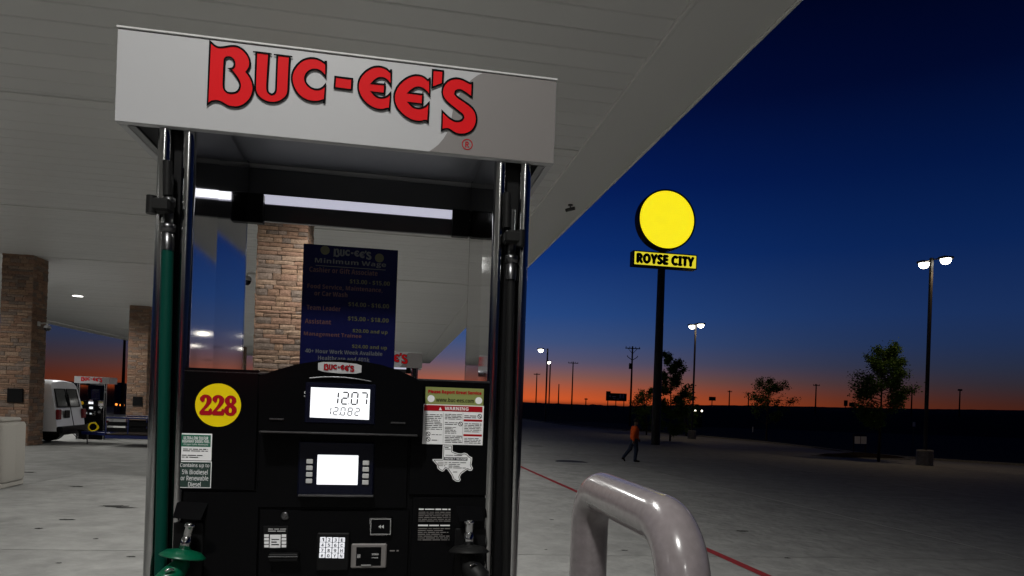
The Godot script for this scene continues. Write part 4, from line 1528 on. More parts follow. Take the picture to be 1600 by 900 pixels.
func wage_sign(label: String, at: Vector3) -> Node3D:
	# blue notice on a stand on top of the pump
	var zp := -0.38
	var a := P(474.5, 380.5, zp)
	var b := P(622, 391.5, zp)
	var c := P(616, 590, zp)
	var y1 := (a.y + b.y) / 2
	var x0 := a.x
	var x1 := b.x
	var top := P(524, 586, -0.02).y + 0.0005
	var cxm := (x0 + x1) / 2
	var t := thing("wage_notice", label, "notice", at + Vector3(cxm, top, zp), "blue notices on the pump tops")
	var w := x1 - x0
	var h := y1 - top
	var st := mb()
	box(st, Vector3(0, h / 2, 0), Vector3(w, h, 0.006), 0.0015)
	put("board", done(st), M.posterblue, t)
	st = mb()
	box(st, Vector3(0, 0.008, -0.01), Vector3(w * 0.8, 0.014, 0.05), 0.002)
	put("foot", done(st), M.blackmatt, t)
	var z := 0.0036
	var row := func(v: float) -> float: return h * (1.0 - (v - 386.0) / 202.0)
	var col := func(u: float) -> float: return (u - 545.5) / 147.5 * w
	shop_name(t, Vector3(col.call(548), row.call(397), z), 0.40 * w, M.posterink, null)
	for q in [[505, 394], [590, 400]]:
		st = mb()
		lathe(st, [Vector2(0.015, -0.001), Vector2(0.015, 0.0004), Vector2(0.0, 0.0004)], 24, Transform3D(Basis(Vector3.RIGHT, PI / 2), Vector3(col.call(q[0]), row.call(q[1]), 0.0034)), false)
		put("round_emblem", done(st), M.posteryellow, t)
	var texts := [
		["Minimum Wage", 490, 601, 411, 9.5, 0], ["Cashier or Gift Associate", 482, 588, 424, 8, 1], ["$13.00 - $15.00", 545, 608, 439, 7.5, 2],
		["Food Service, Maintenance,", 480, 597, 450, 8, 1], ["or Car Wash", 491, 542, 460, 7.5, 1], ["$14.00 - $16.00", 544, 608, 474, 7.5, 2],
		["Team Leader", 480, 532, 482, 7.5, 1], ["$15.00 - $18.00", 544, 608, 496, 7.5, 2], ["Assistant", 478, 518, 503, 7.5, 1], ["$20.00 and up", 552, 607, 515, 7.5, 2],
		["Management Trainee", 477, 566, 523, 8, 1], ["$24.00 and up", 552, 607, 539, 7.5, 2], ["40+ Hour Work Week Available", 480, 600, 548, 6.5, 0], ["Healthcare and 401k", 500, 580, 558, 6.5, 0]]
	var mats := [M.posterink, M.posterred, M.posteryellow]
	for q in texts:
		var s := SurfaceTool.new()
		var u0: float = col.call(q[1])
		var u1: float = col.call(q[2])
		text_into(s, q[0], Vector2((u0 + u1) / 2, row.call(q[3])), Vector2(u1 - u0, q[4] / 202.0 * h), z, true)
		put("lettering", s.commit(), mats[q[5]], t)
	st = mb()
	flat_rect(st, Vector2(col.call(546), row.call(418)), Vector2(0.74 * w, 0.002), z)
	put("rule_line", done(st), M.posterink, t)
	return t

func build_pump_extras(pump: Node3D) -> void:
	var ws := wage_sign("dark blue minimum wage notice standing on the pump with sticker 228", Vector3(PUMP_X, 0, -PUMP_D))
	nozzle("green diesel nozzle hanging with its spout up in the holster", 0)
	nozzle("black nozzle hanging in the other holster of the front pump", 1)
	# the next pump of this row, and one by the van
	var off := ws.position - pump.position
	for q in [[600.0, 552.0, 11.0, "fuel pump just behind the front pump, its sign showing past the wage notice", "dark blue notice on the pump just behind the front pump", 658.0], [143.0, 590.0, 25.4, "fuel pump standing behind the white van's hitch", "dark blue notice on the pump behind the van's hitch", 168.0]]:
		var p := at_depth(q[0], 600, q[2])
		var right := at_depth(q[5], q[1], q[2])
		var y := right.y - 2.46
		var at := Vector3(p.x, gp(p.x, p.z) + 0.15, p.z)
		var top_y := P(871, 130).y
		at.y = right.y - top_y
		var o := copy_of(pump, q[3], at)
		copy_of(ws, q[4], at + off)
		var s := mb()
		var gy := gp(at.x, at.z)
		box(s, Vector3(at.x + 0.1, (at.y + gy - 0.2) / 2, at.z - 0.4), Vector3(1.5, at.y - gy + 0.2, 2.0), 0.015)
		structure(put("pump_island", done(s), M.kerb))

# ------------------------------------------------------------------ tubular guard beside the pump
func build_hoop() -> void:
	var R := 0.084
	var a := at_depth(919, 850, 3.02)
	var b := at_depth(1071, 850, 2.04)
	var xx := (a.x + b.x) / 2
	var top := at_depth(938, 733, 3.0).y - R
	var z0 := a.z
	var z1 := b.z
	var t := thing("guard_hoop", "thick glossy mauve-grey steel pipe hoop guarding the pump's side", "bollard", Vector3(xx, 0, (z0 + z1) / 2))
	var hl := (z1 - z0) / 2
	var bend := 0.19
	var pts := []
	pts.append(Vector3(0, -0.02, -hl))
	pts.append(Vector3(0, (top - bend) * 0.5, -hl))
	for k in 13:
		var an := PI / 2 * k / 12.0
		pts.append(Vector3(0, top - bend + bend * sin(an), -hl + bend - bend * cos(an)))
	pts.append(Vector3(0, top, 0))
	for k in 13:
		var an := PI / 2 * (1.0 - k / 12.0)
		pts.append(Vector3(0, top - bend + bend * sin(an), hl - bend + bend * cos(an)))
	pts.append(Vector3(0, (top - bend) * 0.5, hl))
	pts.append(Vector3(0, -0.02, hl))
	var st := mb()
	tube(st, pts, R, 48)
	put("pipe", done(st), M.hoop, t)
	for s in [-1.0, 1.0]:
		st = mb()
		lathe(st, [Vector2(R, 0.012), Vector2(R + 0.05, 0.01), Vector2(R + 0.05, 0.0), Vector2(R, 0.0)], 28, Transform3D(Basis.IDENTITY, Vector3(0, 0.0, s * hl)), false)
		put("base_flange", done(st), M.hoop, t)

# ------------------------------------------------------------------ left: bin, van, trailer
func build_left_things() -> void:
	# litter bin of pebbled concrete
	var p := on_ground(-18, 760)
	var t := thing("litter_bin", "beige exposed concrete litter bin with rounded edges and a plinth", "litter bin", Vector3(p.x, gp(p.x, p.z), p.z))
	var k := 12.0 / 1040.0
	var st := mb()
	box(st, Vector3(0, 0.05, 0), Vector3(0.74, 0.1, 0.74), 0.015)
	put("plinth", done(st), M.bin, t)
	st = mb()
	var prof := [Vector2(0.39, 0.1), Vector2(0.405, 0.14), Vector2(0.405, 1.08), Vector2(0.385, 1.125), Vector2(0.3, 1.13)]
	var rr := func(f: float, a: float) -> Vector3:
		var e := 0.28
		return Vector3(signf(cos(a)) * pow(absf(cos(a)), e) * f, 0, signf(sin(a)) * pow(absf(sin(a)), e) * f)
	st.set_smooth_group(1)
	var n := 48
	for i in prof.size() - 1:
		for j in n:
			var a0 := TAU * j / n
			var a1 := TAU * (j + 1) / n
			var A: Vector3 = rr.call(prof[i].x, a0) + Vector3(0, prof[i].y, 0)
			var B: Vector3 = rr.call(prof[i].x, a1) + Vector3(0, prof[i].y, 0)
			var C: Vector3 = rr.call(prof[i + 1].x, a1) + Vector3(0, prof[i + 1].y, 0)
			var D: Vector3 = rr.call(prof[i + 1].x, a0) + Vector3(0, prof[i + 1].y, 0)
			quad(st, A, B, C, D, Vector3((A + C).x, 0.3 if i == 3 else 0.01, (A + C).z))
	put("shell", done(st), M.bin, t)
	st = mb()
	box(st, Vector3(0, 1.165, 0), Vector3(0.66, 0.08, 0.66), 0.03)
	var lid := put("lid", done(st), M.bin, t)
	st = mb()
	box(st, Vector3(-0.12, 0.86, 0.405), Vector3(0.36, 0.17, 0.012), 0.004)
	put("opening", done(st), M.blackmatt, t)
	st = mb()
	box(st, Vector3(-0.12, 0.5, 0.407), Vector3(0.46, 0.6, 0.012), 0.004)
	put("door", done(st), M.bin, t)
	build_van()

func wheel(parent: Node, at: Vector3, R: float, w: float) -> void:
	var st := mb()
	var xf := Transform3D(Basis(Vector3.RIGHT, PI / 2), at)
	lathe(st, [Vector2(R * 0.62, -w / 2), Vector2(R * 0.93, -w / 2), Vector2(R, -w / 2 + 0.04), Vector2(R, w / 2 - 0.04), Vector2(R * 0.93, w / 2), Vector2(R * 0.62, w / 2), Vector2(R * 0.6, 0)], 32, xf)
	var tyre := put("wheel", done(st), M.tyre, parent)
	st = mb()
	lathe(st, [Vector2(R * 0.61, w / 2 - 0.015), Vector2(R * 0.5, w / 2 - 0.05), Vector2(R * 0.2, w / 2 - 0.03), Vector2(0, w / 2 - 0.02)], 24, xf)
	put("rim", done(st), M.grey, tyre)

func build_van() -> void:
	# van heading to -x; origin at the rear bumper, on the ground, at the side towards the camera
	var rb := at_depth(95, 694, 21.6)
	var o := Vector3(rb.x - 0.3, 0, rb.z - 0.4)
	o.y = gp(o.x - 2, o.z - 1)
	var t := thing("cargo_van", "white cargo van with black bumper parked behind a stone column", "van", o)
	var W := 1.98
	# body cross sections along x (0 rear .. -5.3 front): list of [x, half-width factors]
	var ring := func(x: float, roof: float, lean: float) -> Array:
		# from the bottom on the near side, up over the roof, down the far side; near side at z = 0
		return [Vector3(x, 0.42, 0.02), Vector3(x, 0.55, 0.0), Vector3(x - lean * 0.3, 1.15, 0.0), Vector3(x - lean * 0.35, 1.22, -0.015), Vector3(x - lean * 0.8, 1.78, -0.06), Vector3(x - lean * 0.95, roof - 0.12, -0.12), Vector3(x - lean, roof - 0.03, -0.24), Vector3(x - lean, roof, -0.6), Vector3(x - lean, roof + 0.02, -W / 2), Vector3(x - lean, roof, -W + 0.6), Vector3(x - lean, roof - 0.03, -W + 0.24), Vector3(x - lean * 0.95, roof - 0.12, -W + 0.12), Vector3(x - lean * 0.8, 1.78, -W + 0.06), Vector3(x - lean * 0.35, 1.22, -W + 0.015), Vector3(x - lean * 0.3, 1.15, -W), Vector3(x, 0.55, -W), Vector3(x, 0.42, -W + 0.02)]
	var rings := [ring.call(0.0, 2.06, 0.3), ring.call(-0.1, 2.1, 0.3), ring.call(-1.0, 2.12, 0.1), ring.call(-3.3, 2.12, 0.0), ring.call(-3.9, 2.08, -0.0)]
	var hood := []
	for v in rings[4]:
		hood.append(Vector3(-4.6, minf(v.y, 1.2), v.z))
	rings.append(hood)
	var nose := []
	for v in rings[4]:
		nose.append(Vector3(-5.4, minf(v.y, 1.02), clampf(v.z, -W + 0.08, -0.08)))
	rings.append(nose)
	var st := mb()
	st.set_smooth_group(1)
	var ctr := Vector3(0, 1.1, -W / 2)
	for i in rings.size() - 1:
		for j in rings[i].size() - 1:
			var m: Vector3 = (rings[i][j] + rings[i + 1][j + 1]) * 0.5
			quad(st, rings[i][j], rings[i + 1][j], rings[i + 1][j + 1], rings[i][j + 1], Vector3(-0.5 if i >= 4 else 0.0, m.y - 1.1, m.z + W / 2))
	st.set_smooth_group(-1)
	for e in [0, rings.size() - 1]:
		for j in range(1, rings[e].size() - 2):
			tri(st, rings[e][0], rings[e][j], rings[e][j + 1], Vector3(1 if e == 0 else -1, 0, 0))
		tri(st, rings[e][0], rings[e][rings[e].size() - 2], rings[e][rings[e].size() - 1], Vector3(1 if e == 0 else -1, 0, 0))
	put("body", done(st), M.vanwhite, t)
	# rear doors with windows, seam, lamps, plate
	var rx := func(y: float) -> float: return -0.0 if y < 0.55 else (-0.09 * (y - 0.55) / 0.6 if y < 1.15 else -0.09 - 0.15 * (y - 1.15) / 0.63)
	for k in 2:
		st = mb()
		var z0 := -0.22 - k * 0.8
		var z1 := -0.94 - k * 0.82
		var pts := [Vector3(rx.call(1.22) + 0.012, 1.22, z0 + 0.02), Vector3(rx.call(1.22) + 0.012, 1.22, z1), Vector3(rx.call(1.82) + 0.012, 1.82, z1), Vector3(rx.call(1.82) + 0.012, 1.82, z0 - 0.02)]
		quad(st, pts[0], pts[1], pts[2], pts[3], Vector3(1, 0.2, 0))
		var fr := mb()
		for j in 4:
			tube(fr, [pts[j], pts[(j + 1) % 4]], 0.016, 8)
		var wd := put("rear_window", done(st), M.glass, t)
		put("window_frame", done(fr), M.blackmatt, wd)
	st = mb()
	box(st, Vector3(-0.035, 1.1, -W / 2), Vector3(0.02, 1.1, 0.014), 0.0, Basis(Vector3(0, 0, 1), 0.2))
	put("door_seam", done(st), M.blackmatt, t)
	for z in [-0.1, -W + 0.1]:
		st = mb()
		box(st, Vector3(-0.02, 0.98, z), Vector3(0.1, 0.34, 0.22), 0.02)
		put("taillight", done(st), M.taillight, t)
	st = mb()
	box(st, Vector3(-0.03, 0.98, -0.72), Vector3(0.03, 0.26, 0.34), 0.008)
	put("number_plate", done(st), M.blackmatt, t)
	st = mb()
	box(st, Vector3(0.06, 0.48, -W / 2), Vector3(0.2, 0.2, W + 0.04), 0.03)
	put("bumper", done(st), M.blackmatt, t)
	st = mb()
	box(st, Vector3(-2.2, 1.18, 0.004), Vector3(4.2, 0.03, 0.02), 0.006)
	put("side_moulding", done(st), M.vanwhite, t)
	st = mb()
	box(st, Vector3(-2.6, 0.38, -W / 2), Vector3(5.2, 0.2, W - 0.25), 0.02)
	put("underbody", done(st), M.blackmatt, t)
	for q in [[-1.05, -0.13], [-1.05, -W + 0.13], [-4.4, -0.13], [-4.4, -W + 0.13]]:
		st = mb()
		lathe(st, [Vector2(0.0, -0.14), Vector2(0.47, -0.14), Vector2(0.47, 0.135), Vector2(0.0, 0.135)], 28, Transform3D(Basis(Vector3.RIGHT, PI / 2), Vector3(q[0], 0.45, q[1])), false)
		put("wheel_arch", done(st), M.blackmatt, t)
		wheel(t, Vector3(q[0], 0.37, q[1]), 0.37, 0.28)
	for z in [-0.35, -W + 0.35]:
		st = mb()
		box(st, Vector3(-5.4, 0.85, z), Vector3(0.06, 0.18, 0.3), 0.02)
		put("headlight", done(st), M.paper, t)
	st = mb()
	var wsx := [Vector3(-3.97, 2.0, -0.3), Vector3(-3.97, 2.0, -W + 0.3), Vector3(-4.55, 1.27, -W + 0.12), Vector3(-4.55, 1.27, -0.12)]
	quad(st, wsx[0], wsx[1], wsx[2], wsx[3], Vector3(-1, 0.5, 0))
	put("windscreen", done(st), M.glass, t)
	# trailer hitched behind the van
	var tr := thing("utility_trailer", "low blue steel utility trailer hitched behind the white van", "trailer", o + Vector3(0.2, 0, -W / 2))
	tr.position.y = gp(o.x + 3, o.z - 1)
	st = mb()
	tube(st, [Vector3(0.0, 0.5, 0), Vector3(0.22, 0.5, 0)], 0.04, 10)
	box(st, Vector3(0.12, 0.42, 0), Vector3(0.16, 0.12, 0.12), 0.01)
	put("coupler", done(st), M.blackmatt, tr)
	st = mb()
	tube(st, [Vector3(0.35, 0.22, 0.1), Vector3(0.35, 0.75, 0.1)], 0.03, 10)
	box(st, Vector3(0.35, 0.02, 0.1), Vector3(0.16, 0.03, 0.16), 0.005)
	tube(st, [Vector3(0.35, 0.02, 0.1), Vector3(0.35, 0.25, 0.1)], 0.022, 10)
	put("jack", done(st), M.darksteel, tr)
	st = mb()
	for s in [-1.0, 1.0]:
		tube(st, [Vector3(-0.15, 0.42, s * 0.06), Vector3(0.02, 0.25, s * 0.1), Vector3(0.25, 0.2, s * 0.1), Vector3(0.42, 0.3, s * 0.08), Vector3(0.5, 0.44, s * 0.05)], 0.012, 8)
	put("safety_chain", done(st), M.rubber, tr)
	st = mb()
	for s in [-1.0, 1.0]:
		box(st, Vector3(0.72, 0.42, s * 0.3), Vector3(1.25, 0.1, 0.06), 0.006, Basis(Vector3.UP, s * -0.42))
		box(st, Vector3(3.0, 0.36, s * 0.85), Vector3(3.6, 0.12, 0.07), 0.006)
	for k in 6:
		box(st, Vector3(1.3 + k * 0.68, 0.36, 0), Vector3(0.06, 0.08, 1.64), 0.004)
	put("chassis", done(st), M.trailerblue, tr)
	for k in 7:
		st = mb()
		box(st, Vector3(3.0, 0.44, -0.78 + k * 0.26), Vector3(3.58, 0.035, 0.24), 0.004)
		put("deck_plank", done(st), M.wood, tr)
	for s in [-1.0, 1.0]:
		st = mb()
		tube(st, [Vector3(1.22, 0.42, s * 0.86), Vector3(1.22, 1.0, s * 0.86), Vector3(4.78, 1.0, s * 0.86), Vector3(4.78, 0.42, s * 0.86)], 0.03, 8)
		for k in 4:
			tube(st, [Vector3(1.9 + k * 0.72, 0.42, s * 0.86), Vector3(1.9 + k * 0.72, 1.0, s * 0.86)], 0.022, 8)
		put("side_rail", done(st), M.trailerblue, tr)
		for k in 2:
			st = mb()
			box(st, Vector3(3.0, 0.6 + k * 0.2, s * 0.86), Vector3(3.5, 0.14, 0.02), 0.004)
			put("side_board", done(st), M.blackmatt, tr)
		wheel(tr, Vector3(3.1, 0.3, s * 1.02), 0.3, 0.2)
		st = mb()
		box(st, Vector3(3.1, 0.66, s * 1.03), Vector3(0.85, 0.03, 0.26), 0.008)
		put("mudguard", done(st), M.trailerblue, tr)
	st = mb()
	box(st, Vector3(1.24, 0.86, 0.8), Vector3(0.02, 0.08, 0.16), 0.004)
	put("marker_light", done(st), M.taillight, tr)
	# coil of yellow air hose hung on the trailer's tongue
	var cp := at_depth(146, 667, 21.4)
	var hs := thing("hose_coil", "coil of yellow hose hung at the pump behind the van's hitch", "hose", cp)
	st = mb()
	var cpts := []
	for k in 61:
		var a := TAU * k / 20.0
		cpts.append(Vector3(cos(a) * (0.12 + 0.005 * (k % 7)), sin(a) * (0.125 + 0.004 * (k % 5)), 0.018 * sin(k * 0.9) + k * 0.0007))
	tube(st, cpts, 0.017, 8)
	put("coil", done(st), M.yellow, hs)
	st = mb()
	box(st, Vector3(0, 0.13, -0.05), Vector3(0.05, 0.1, 0.1), 0.008)
	put("hook", done(st), M.blackmatt, hs)

# ------------------------------------------------------------------ right: tall sign, lamps, poles, boards
func build_right_things() -> void:
	# tall roadside sign
	var d := 50.0
	var foot := at_depth(1024, 694, d)
	foot.y = gp(foot.x, foot.z) - 0.05
	var k := d / F
	var t := thing("roadside_sign", "tall pole sign with a round yellow cabinet over a ROYSE CITY box", "sign", foot)
	var top := at_depth(1040, 345, d) - foot
	var cx := 0.15
	var st := mb()
	tube(st, [Vector3(0, 0, 0), Vector3(0, top.y - 1.9, 0)], [0.34, 0.27], 20)
	put("pole", done(st), M.pole, t)
	var R := 2.2
	var rot := Transform3D(Basis(Vector3.RIGHT, PI / 2), Vector3(cx, top.y, 0))
	st = mb()
	lathe(st, [Vector2(0, -0.4), Vector2(R, -0.4), Vector2(R + 0.06, -0.36), Vector2(R + 0.06, 0.4), Vector2(R - 0.05, 0.42), Vector2(R - 0.06, 0.37)], 64, rot, false)
	var cab := put("round_cabinet", done(st), M.pole, t)
	st = mb()
	lathe(st, [Vector2(R - 0.055, 0.375), Vector2(0, 0.375)], 64, rot, false)
	put("sign_face", done(st), M.signyellow, cab)
	var bxc := at_depth(1034.5, 407.5, d) - foot
	st = mb()
	box(st, Vector3(cx, bxc.y, -0.02), Vector3(5.05, 1.12, 0.74), 0.03)
	var bx := put("name_box", done(st), M.pole, t)
	st = mb()
	box(st, Vector3(cx, bxc.y, 0.355), Vector3(4.85, 0.94, 0.02), 0.0)
	put("sign_face", done(st), M.boxyellow, bx)
	var ls := SurfaceTool.new()
	text_into(ls, "ROYSE CITY", Vector2(cx, bxc.y), Vector2(4.48, 0.66), 0.372, true, "Droid Sans", Transform3D.IDENTITY, 0.06)
	put("lettering", ls.commit(), M.ink, bx)

	# parking-lot lamps
	lamp_post("twin-headed lamp post on a concrete base beside the tall tree", 1446, 36.5, [1478, 404], [1444, 412], true, 1.0)
	lamp_post("twin-headed lamp post near the roadside sign", 1081, 68.0, [1095, 506.5], [1081.5, 509.5], true, 0.8)
	lamp_post("far single-headed lamp post with a long arm", 851, 105.0, [845, 546], [], false, 0.45)
	lamp_post("farther single-headed lamp post with a short arm behind the long-armed one", 856, 136.0, [857.5, 565], [], false, 0.35)
	# utility poles: x at foot, x at top, y top, depth, arm width in px, label
	for q in [[985, 987.5, 541, 105.0, 24, "tall wooden utility pole with two crossarms beside the billboard"], [893, 895, 565, 150.0, 16, "wooden utility pole with one crossarm left of the billboard"], [837, 839, 583, 165.0, 10, "distant wooden utility pole close to the far lamp posts"], [872, 873, 600, 165.0, 0, "distant bare pole without a crossarm"], [915, 915, 622, 168.0, 5, "tiny far utility pole near the billboard"], [1139, 1140, 610, 165.0, 7, "small far utility pole between the roadside sign and the small tree"], [1169, 1170, 613, 168.0, 6, "small far utility pole touching the small round tree"], [1274, 1276, 600, 150.0, 11, "far utility pole in the open between the two right trees"], [1424, 1427, 607, 150.0, 11, "far utility pole next to the tall tree and the twin lamp"], [1499, 1501, 608, 150.0, 0, "far slender mast with a small head on the embankment"], [191, 192, 524, 70.0, 6, "dark pole standing behind the canopy near the trailer"]]:
		utility_pole(q)
	# billboard
	var bd := 150.0
	var bc := at_depth(963, 620.5, bd)
	var bb := thing("billboard", "dark billboard with faint pale lettering beside the tall utility pole", "billboard", Vector3(bc.x, gp(bc.x, bc.z) - 0.1, bc.z))
	var by := bc.y - bb.position.y
	st = mb()
	box(st, Vector3(0, by, 0), Vector3(4.8, 1.75, 0.3), 0.02)
	box(st, Vector3(-1.9, by + 1.05, 0), Vector3(1.0, 0.4, 0.28), 0.02)
	put("panel", done(st), M.pole, bb)
	for x in [-1.9, 0.0, 1.9]:
		st = mb()
		tube(st, [Vector3(x, 0, -0.2), Vector3(x, by + 0.6, -0.2)], 0.1, 8)
		put("post", done(st), M.wood, bb)
	st = mb()
	for q in [[-1.55, 0.18, 0.5, 0.4], [-0.6, 0.1, 0.9, 0.22], [-0.5, -0.35, 0.6, 0.2], [0.9, 0.25, 0.5, 1.0], [1.6, 0.25, 0.4, 1.0], [0.3, -0.45, 0.5, 0.2]]:
		flat_rect(st, Vector2(q[0], by + q[1]), Vector2(q[2], q[3]), 0.156)
	put("faint_print", done(st), M.paper, bb)
	for q in [[1113, 623, 11, 6, 160.0, "small far sign board on a post right of the headlights"], [1321.5, 630, 6, 9, 160.0, "far upright sign board left of the tall tree"], [1331, 632, 9, 6, 160.0, "far wide sign board left of the tall tree"]]:
		var p := at_depth(q[0], q[1], q[4])
		var sb := thing("sign_board", q[5], "sign", Vector3(p.x, gp(p.x, p.z) - 0.1, p.z), "far sign boards along the highway")
		var kk: float = q[4] / F
		st = mb()
		box(st, Vector3(0, p.y - sb.position.y, 0), Vector3(q[2] * kk, q[3] * kk, 0.15), 0.01)
		put("board", done(st), M.pole, sb)
		st = mb()
		tube(st, [Vector3(0, 0, -0.1), Vector3(0, p.y - sb.position.y, -0.1)], 0.1, 8)
		put("post", done(st), M.pole, sb)
	# realtor style double board at the tree
	var rp := on_ground(1361, 712)
	var rs := thing("yard_sign", "white two-panel yard sign on posts in front of the tall tree's trunk", "sign", Vector3(rp.x, gp(rp.x, rp.z), rp.z - 1.2))
	st = mb()
	for x in [-0.5, 0.5]:
		tube(st, [Vector3(x, 0, -0.04), Vector3(x, 1.5, -0.04)], 0.035, 8)
	put("post", done(st), M.wood, rs)
	for x in [-0.22, 0.3]:
		st = mb()
		box(st, Vector3(x, 1.05, 0), Vector3(0.46, 0.55, 0.02), 0.003)
		put("panel", done(st), M.paper, rs)
	st = mb()
	box(st, Vector3(0.04, 1.42, 0), Vector3(0.98, 0.16, 0.02), 0.003)
	put("top_panel", done(st), M.posterblue, rs)
	# small markers on the dark verge
	for q in [[1428, 663, 60.0, 0.28, 0.42, "small white marker sign on the dark verge right of the tall tree"], [1176, 671, 75.0, 0.12, 0.6, "thin pale marker post on the dark verge under the small round tree"]]:
		var p := at_depth(q[0], q[1], q[2])
		var g := gp(p.x, p.z) - 0.1
		var ms := thing("marker_sign", q[5], "sign", Vector3(p.x, g, p.z))
		st = mb()
		tube(st, [Vector3(0, 0, -0.02), Vector3(0, p.y - g, -0.02)], 0.03, 8)
		put("post", done(st), M.lamppole, ms)
		st = mb()
		box(st, Vector3(0, p.y - g, 0.02), Vector3(q[3], q[4], 0.02), 0.003)
		put("plate", done(st), M.paper, ms)
	# car with its headlights on, far off on the road
	var cp := at_depth(1091.5, 641.5, 118.0)
	var cg := gp(cp.x, cp.z) - 0.1
	var car := thing("distant_car", "far car facing the lot with both headlights lit", "car", Vector3(cp.x, cg, cp.z))
	var hy := cp.y - cg
	st = mb()
	box(st, Vector3(0, hy * 0.55, -2.2), Vector3(1.8, hy, 4.4), 0.12)
	put("body", done(st), M.pole, car)
	st = mb()
	box(st, Vector3(0, hy + 0.3, -2.5), Vector3(1.5, 0.6, 2.3), 0.25)
	put("cabin", done(st), M.glass, car)
	for x in [-0.62, 0.62]:
		st = mb()
		lathe(st, [Vector2(0.16, -0.02), Vector2(0.15, 0.05), Vector2(0.0, 0.08)], 16, Transform3D(Basis(Vector3.RIGHT, PI / 2), Vector3(x, hy - 0.05, 0.0)))
		put("headlight", done(st), M.headlight, car)
		for z in [-0.8, -3.5]:
			wheel_x(car, Vector3(x * 1.3, 0.33, z))
	# faint lights of other cars behind the canopy at the left
	for q in [[182, 632, 0], [189, 633, 1], [193, 633, 1]]:
		var p := at_depth(q[0], q[1], 75.0)
		var g := gp(p.x, p.z)
		var lt := thing("path_light", "tiny warm lamp on a short post behind the canopy near the trailer", "lamp", Vector3(p.x, g, p.z), "warm lamps behind the canopy")
		st = mb()
		tube(st, [Vector3(0, 0, 0), Vector3(0, p.y - g, 0)], 0.05, 8)
		put("post", done(st), M.lamppole, lt)
		st = mb()
		lathe(st, [Vector2(0, 0.14), Vector2(0.1, 0.1), Vector2(0.12, 0.0), Vector2(0.1, -0.1), Vector2(0, -0.12)], 12, Transform3D(Basis.IDENTITY, Vector3(0, p.y - g, 0.05)))
		put("lamp_globe", done(st), M.amberlight, lt)

func wheel_x(parent: Node, at: Vector3) -> void:
	var st := mb()
	lathe(st, [Vector2(0, -0.1), Vector2(0.33, -0.1), Vector2(0.33, 0.1), Vector2(0, 0.1)], 16, Transform3D(Basis(Vector3(0, 0, 1), PI / 2), at), false)
	put("wheel", done(st), M.tyre, parent)

func lamp_post(label: String, u_foot: float, d: float, h1: Array, h2: Array, base: bool, e: float) -> void:
	var p := at_depth(u_foot, 680, d)
	var g := gp(p.x, p.z)
	var t := thing("lamp_post", label, "street lamp", Vector3(p.x, g, p.z), "lamp posts of the lot")
	var a := at_depth(h1[0], h1[1], d) - t.position
	var heads := [a]
	var mid := a
	if h2:
		var b := at_depth(h2[0], h2[1], d) - t.position
		var y := (a.y + b.y) / 2
		mid = (a + b) / 2
		# twin heads stand either side of the pole top, turned a little towards the lot
		var a2 := at_depth(h1[0], h1[1], d - 0.6) - t.position
		var b2 := at_depth(h2[0], h2[1], d + 0.6) - t.position
		heads = [Vector3(a2.x, y, a2.z), Vector3(b2.x, y, b2.z)]
	var ytop: float = heads[0].y + 0.12
	var st := mb()
	if base:
		lathe(st, [Vector2(0, -0.1), Vector2(0.42, -0.1), Vector2(0.42, 0.8), Vector2(0.39, 0.85), Vector2(0, 0.85)], 28, Transform3D.IDENTITY, false)
		put("concrete_base", done(st), M.kerb, t)
		st = mb()
	box(st, Vector3(0, (ytop + 0.85) / 2, 0), Vector3(0.15 if d < 80 else 0.22, ytop - 0.75, 0.15 if d < 80 else 0.22), 0.01)
	if not base:
		box(st, Vector3(0, 0.4, 0), Vector3(0.24, 0.9, 0.24), 0.01)
	put("pole", done(st), M.lamppole, t)
	for h in heads:
		st = mb()
		tube(st, [Vector3(0, ytop - 0.06, 0), Vector3(h.x * 0.8, ytop - 0.04, h.z * 0.8)], 0.035, 8)
		put("arm", done(st), M.lamppole, t)
		var s: float = 0.95 if d < 50 else (1.15 if d < 80 else 1.5)
		var hd := Node3D.new()
		hd.name = "lamp_head"
		t.add_child(hd, true)
		st = mb()
		box(st, Vector3(h.x, h.y + 0.06 * s, h.z), Vector3(0.66, 0.14, 0.5) * s, 0.03)
		put("housing", done(st), M.lamppole, hd)
		st = mb()
		lathe(st, [Vector2(0.27 * s, 0.0), Vector2(0.27 * s, -0.12 * s), Vector2(0.19 * s, -0.25 * s), Vector2(0.0, -0.32 * s)], 20, Transform3D(Basis.IDENTITY, Vector3(h.x, h.y, h.z)))
		put("lamp_lens", done(st), M.lamplens, hd)
		if d < 80.0:
			var sp := SpotLight3D.new()
			sp.name = "lamp_source"
			sp.light_energy = 4.5 * e
			sp.light_color = Color(1.0, 0.86, 0.66)
			sp.spot_angle = 84.0
			sp.spot_range = 60.0
			sp.spot_attenuation = 2.0
			sp.light_size = 0.2
			sp.shadow_enabled = true
			hd.add_child(sp)
			sp.position = Vector3(h.x, h.y - 0.4 * s, h.z)
			sp.rotation = Vector3(-PI / 2, 0, 0)

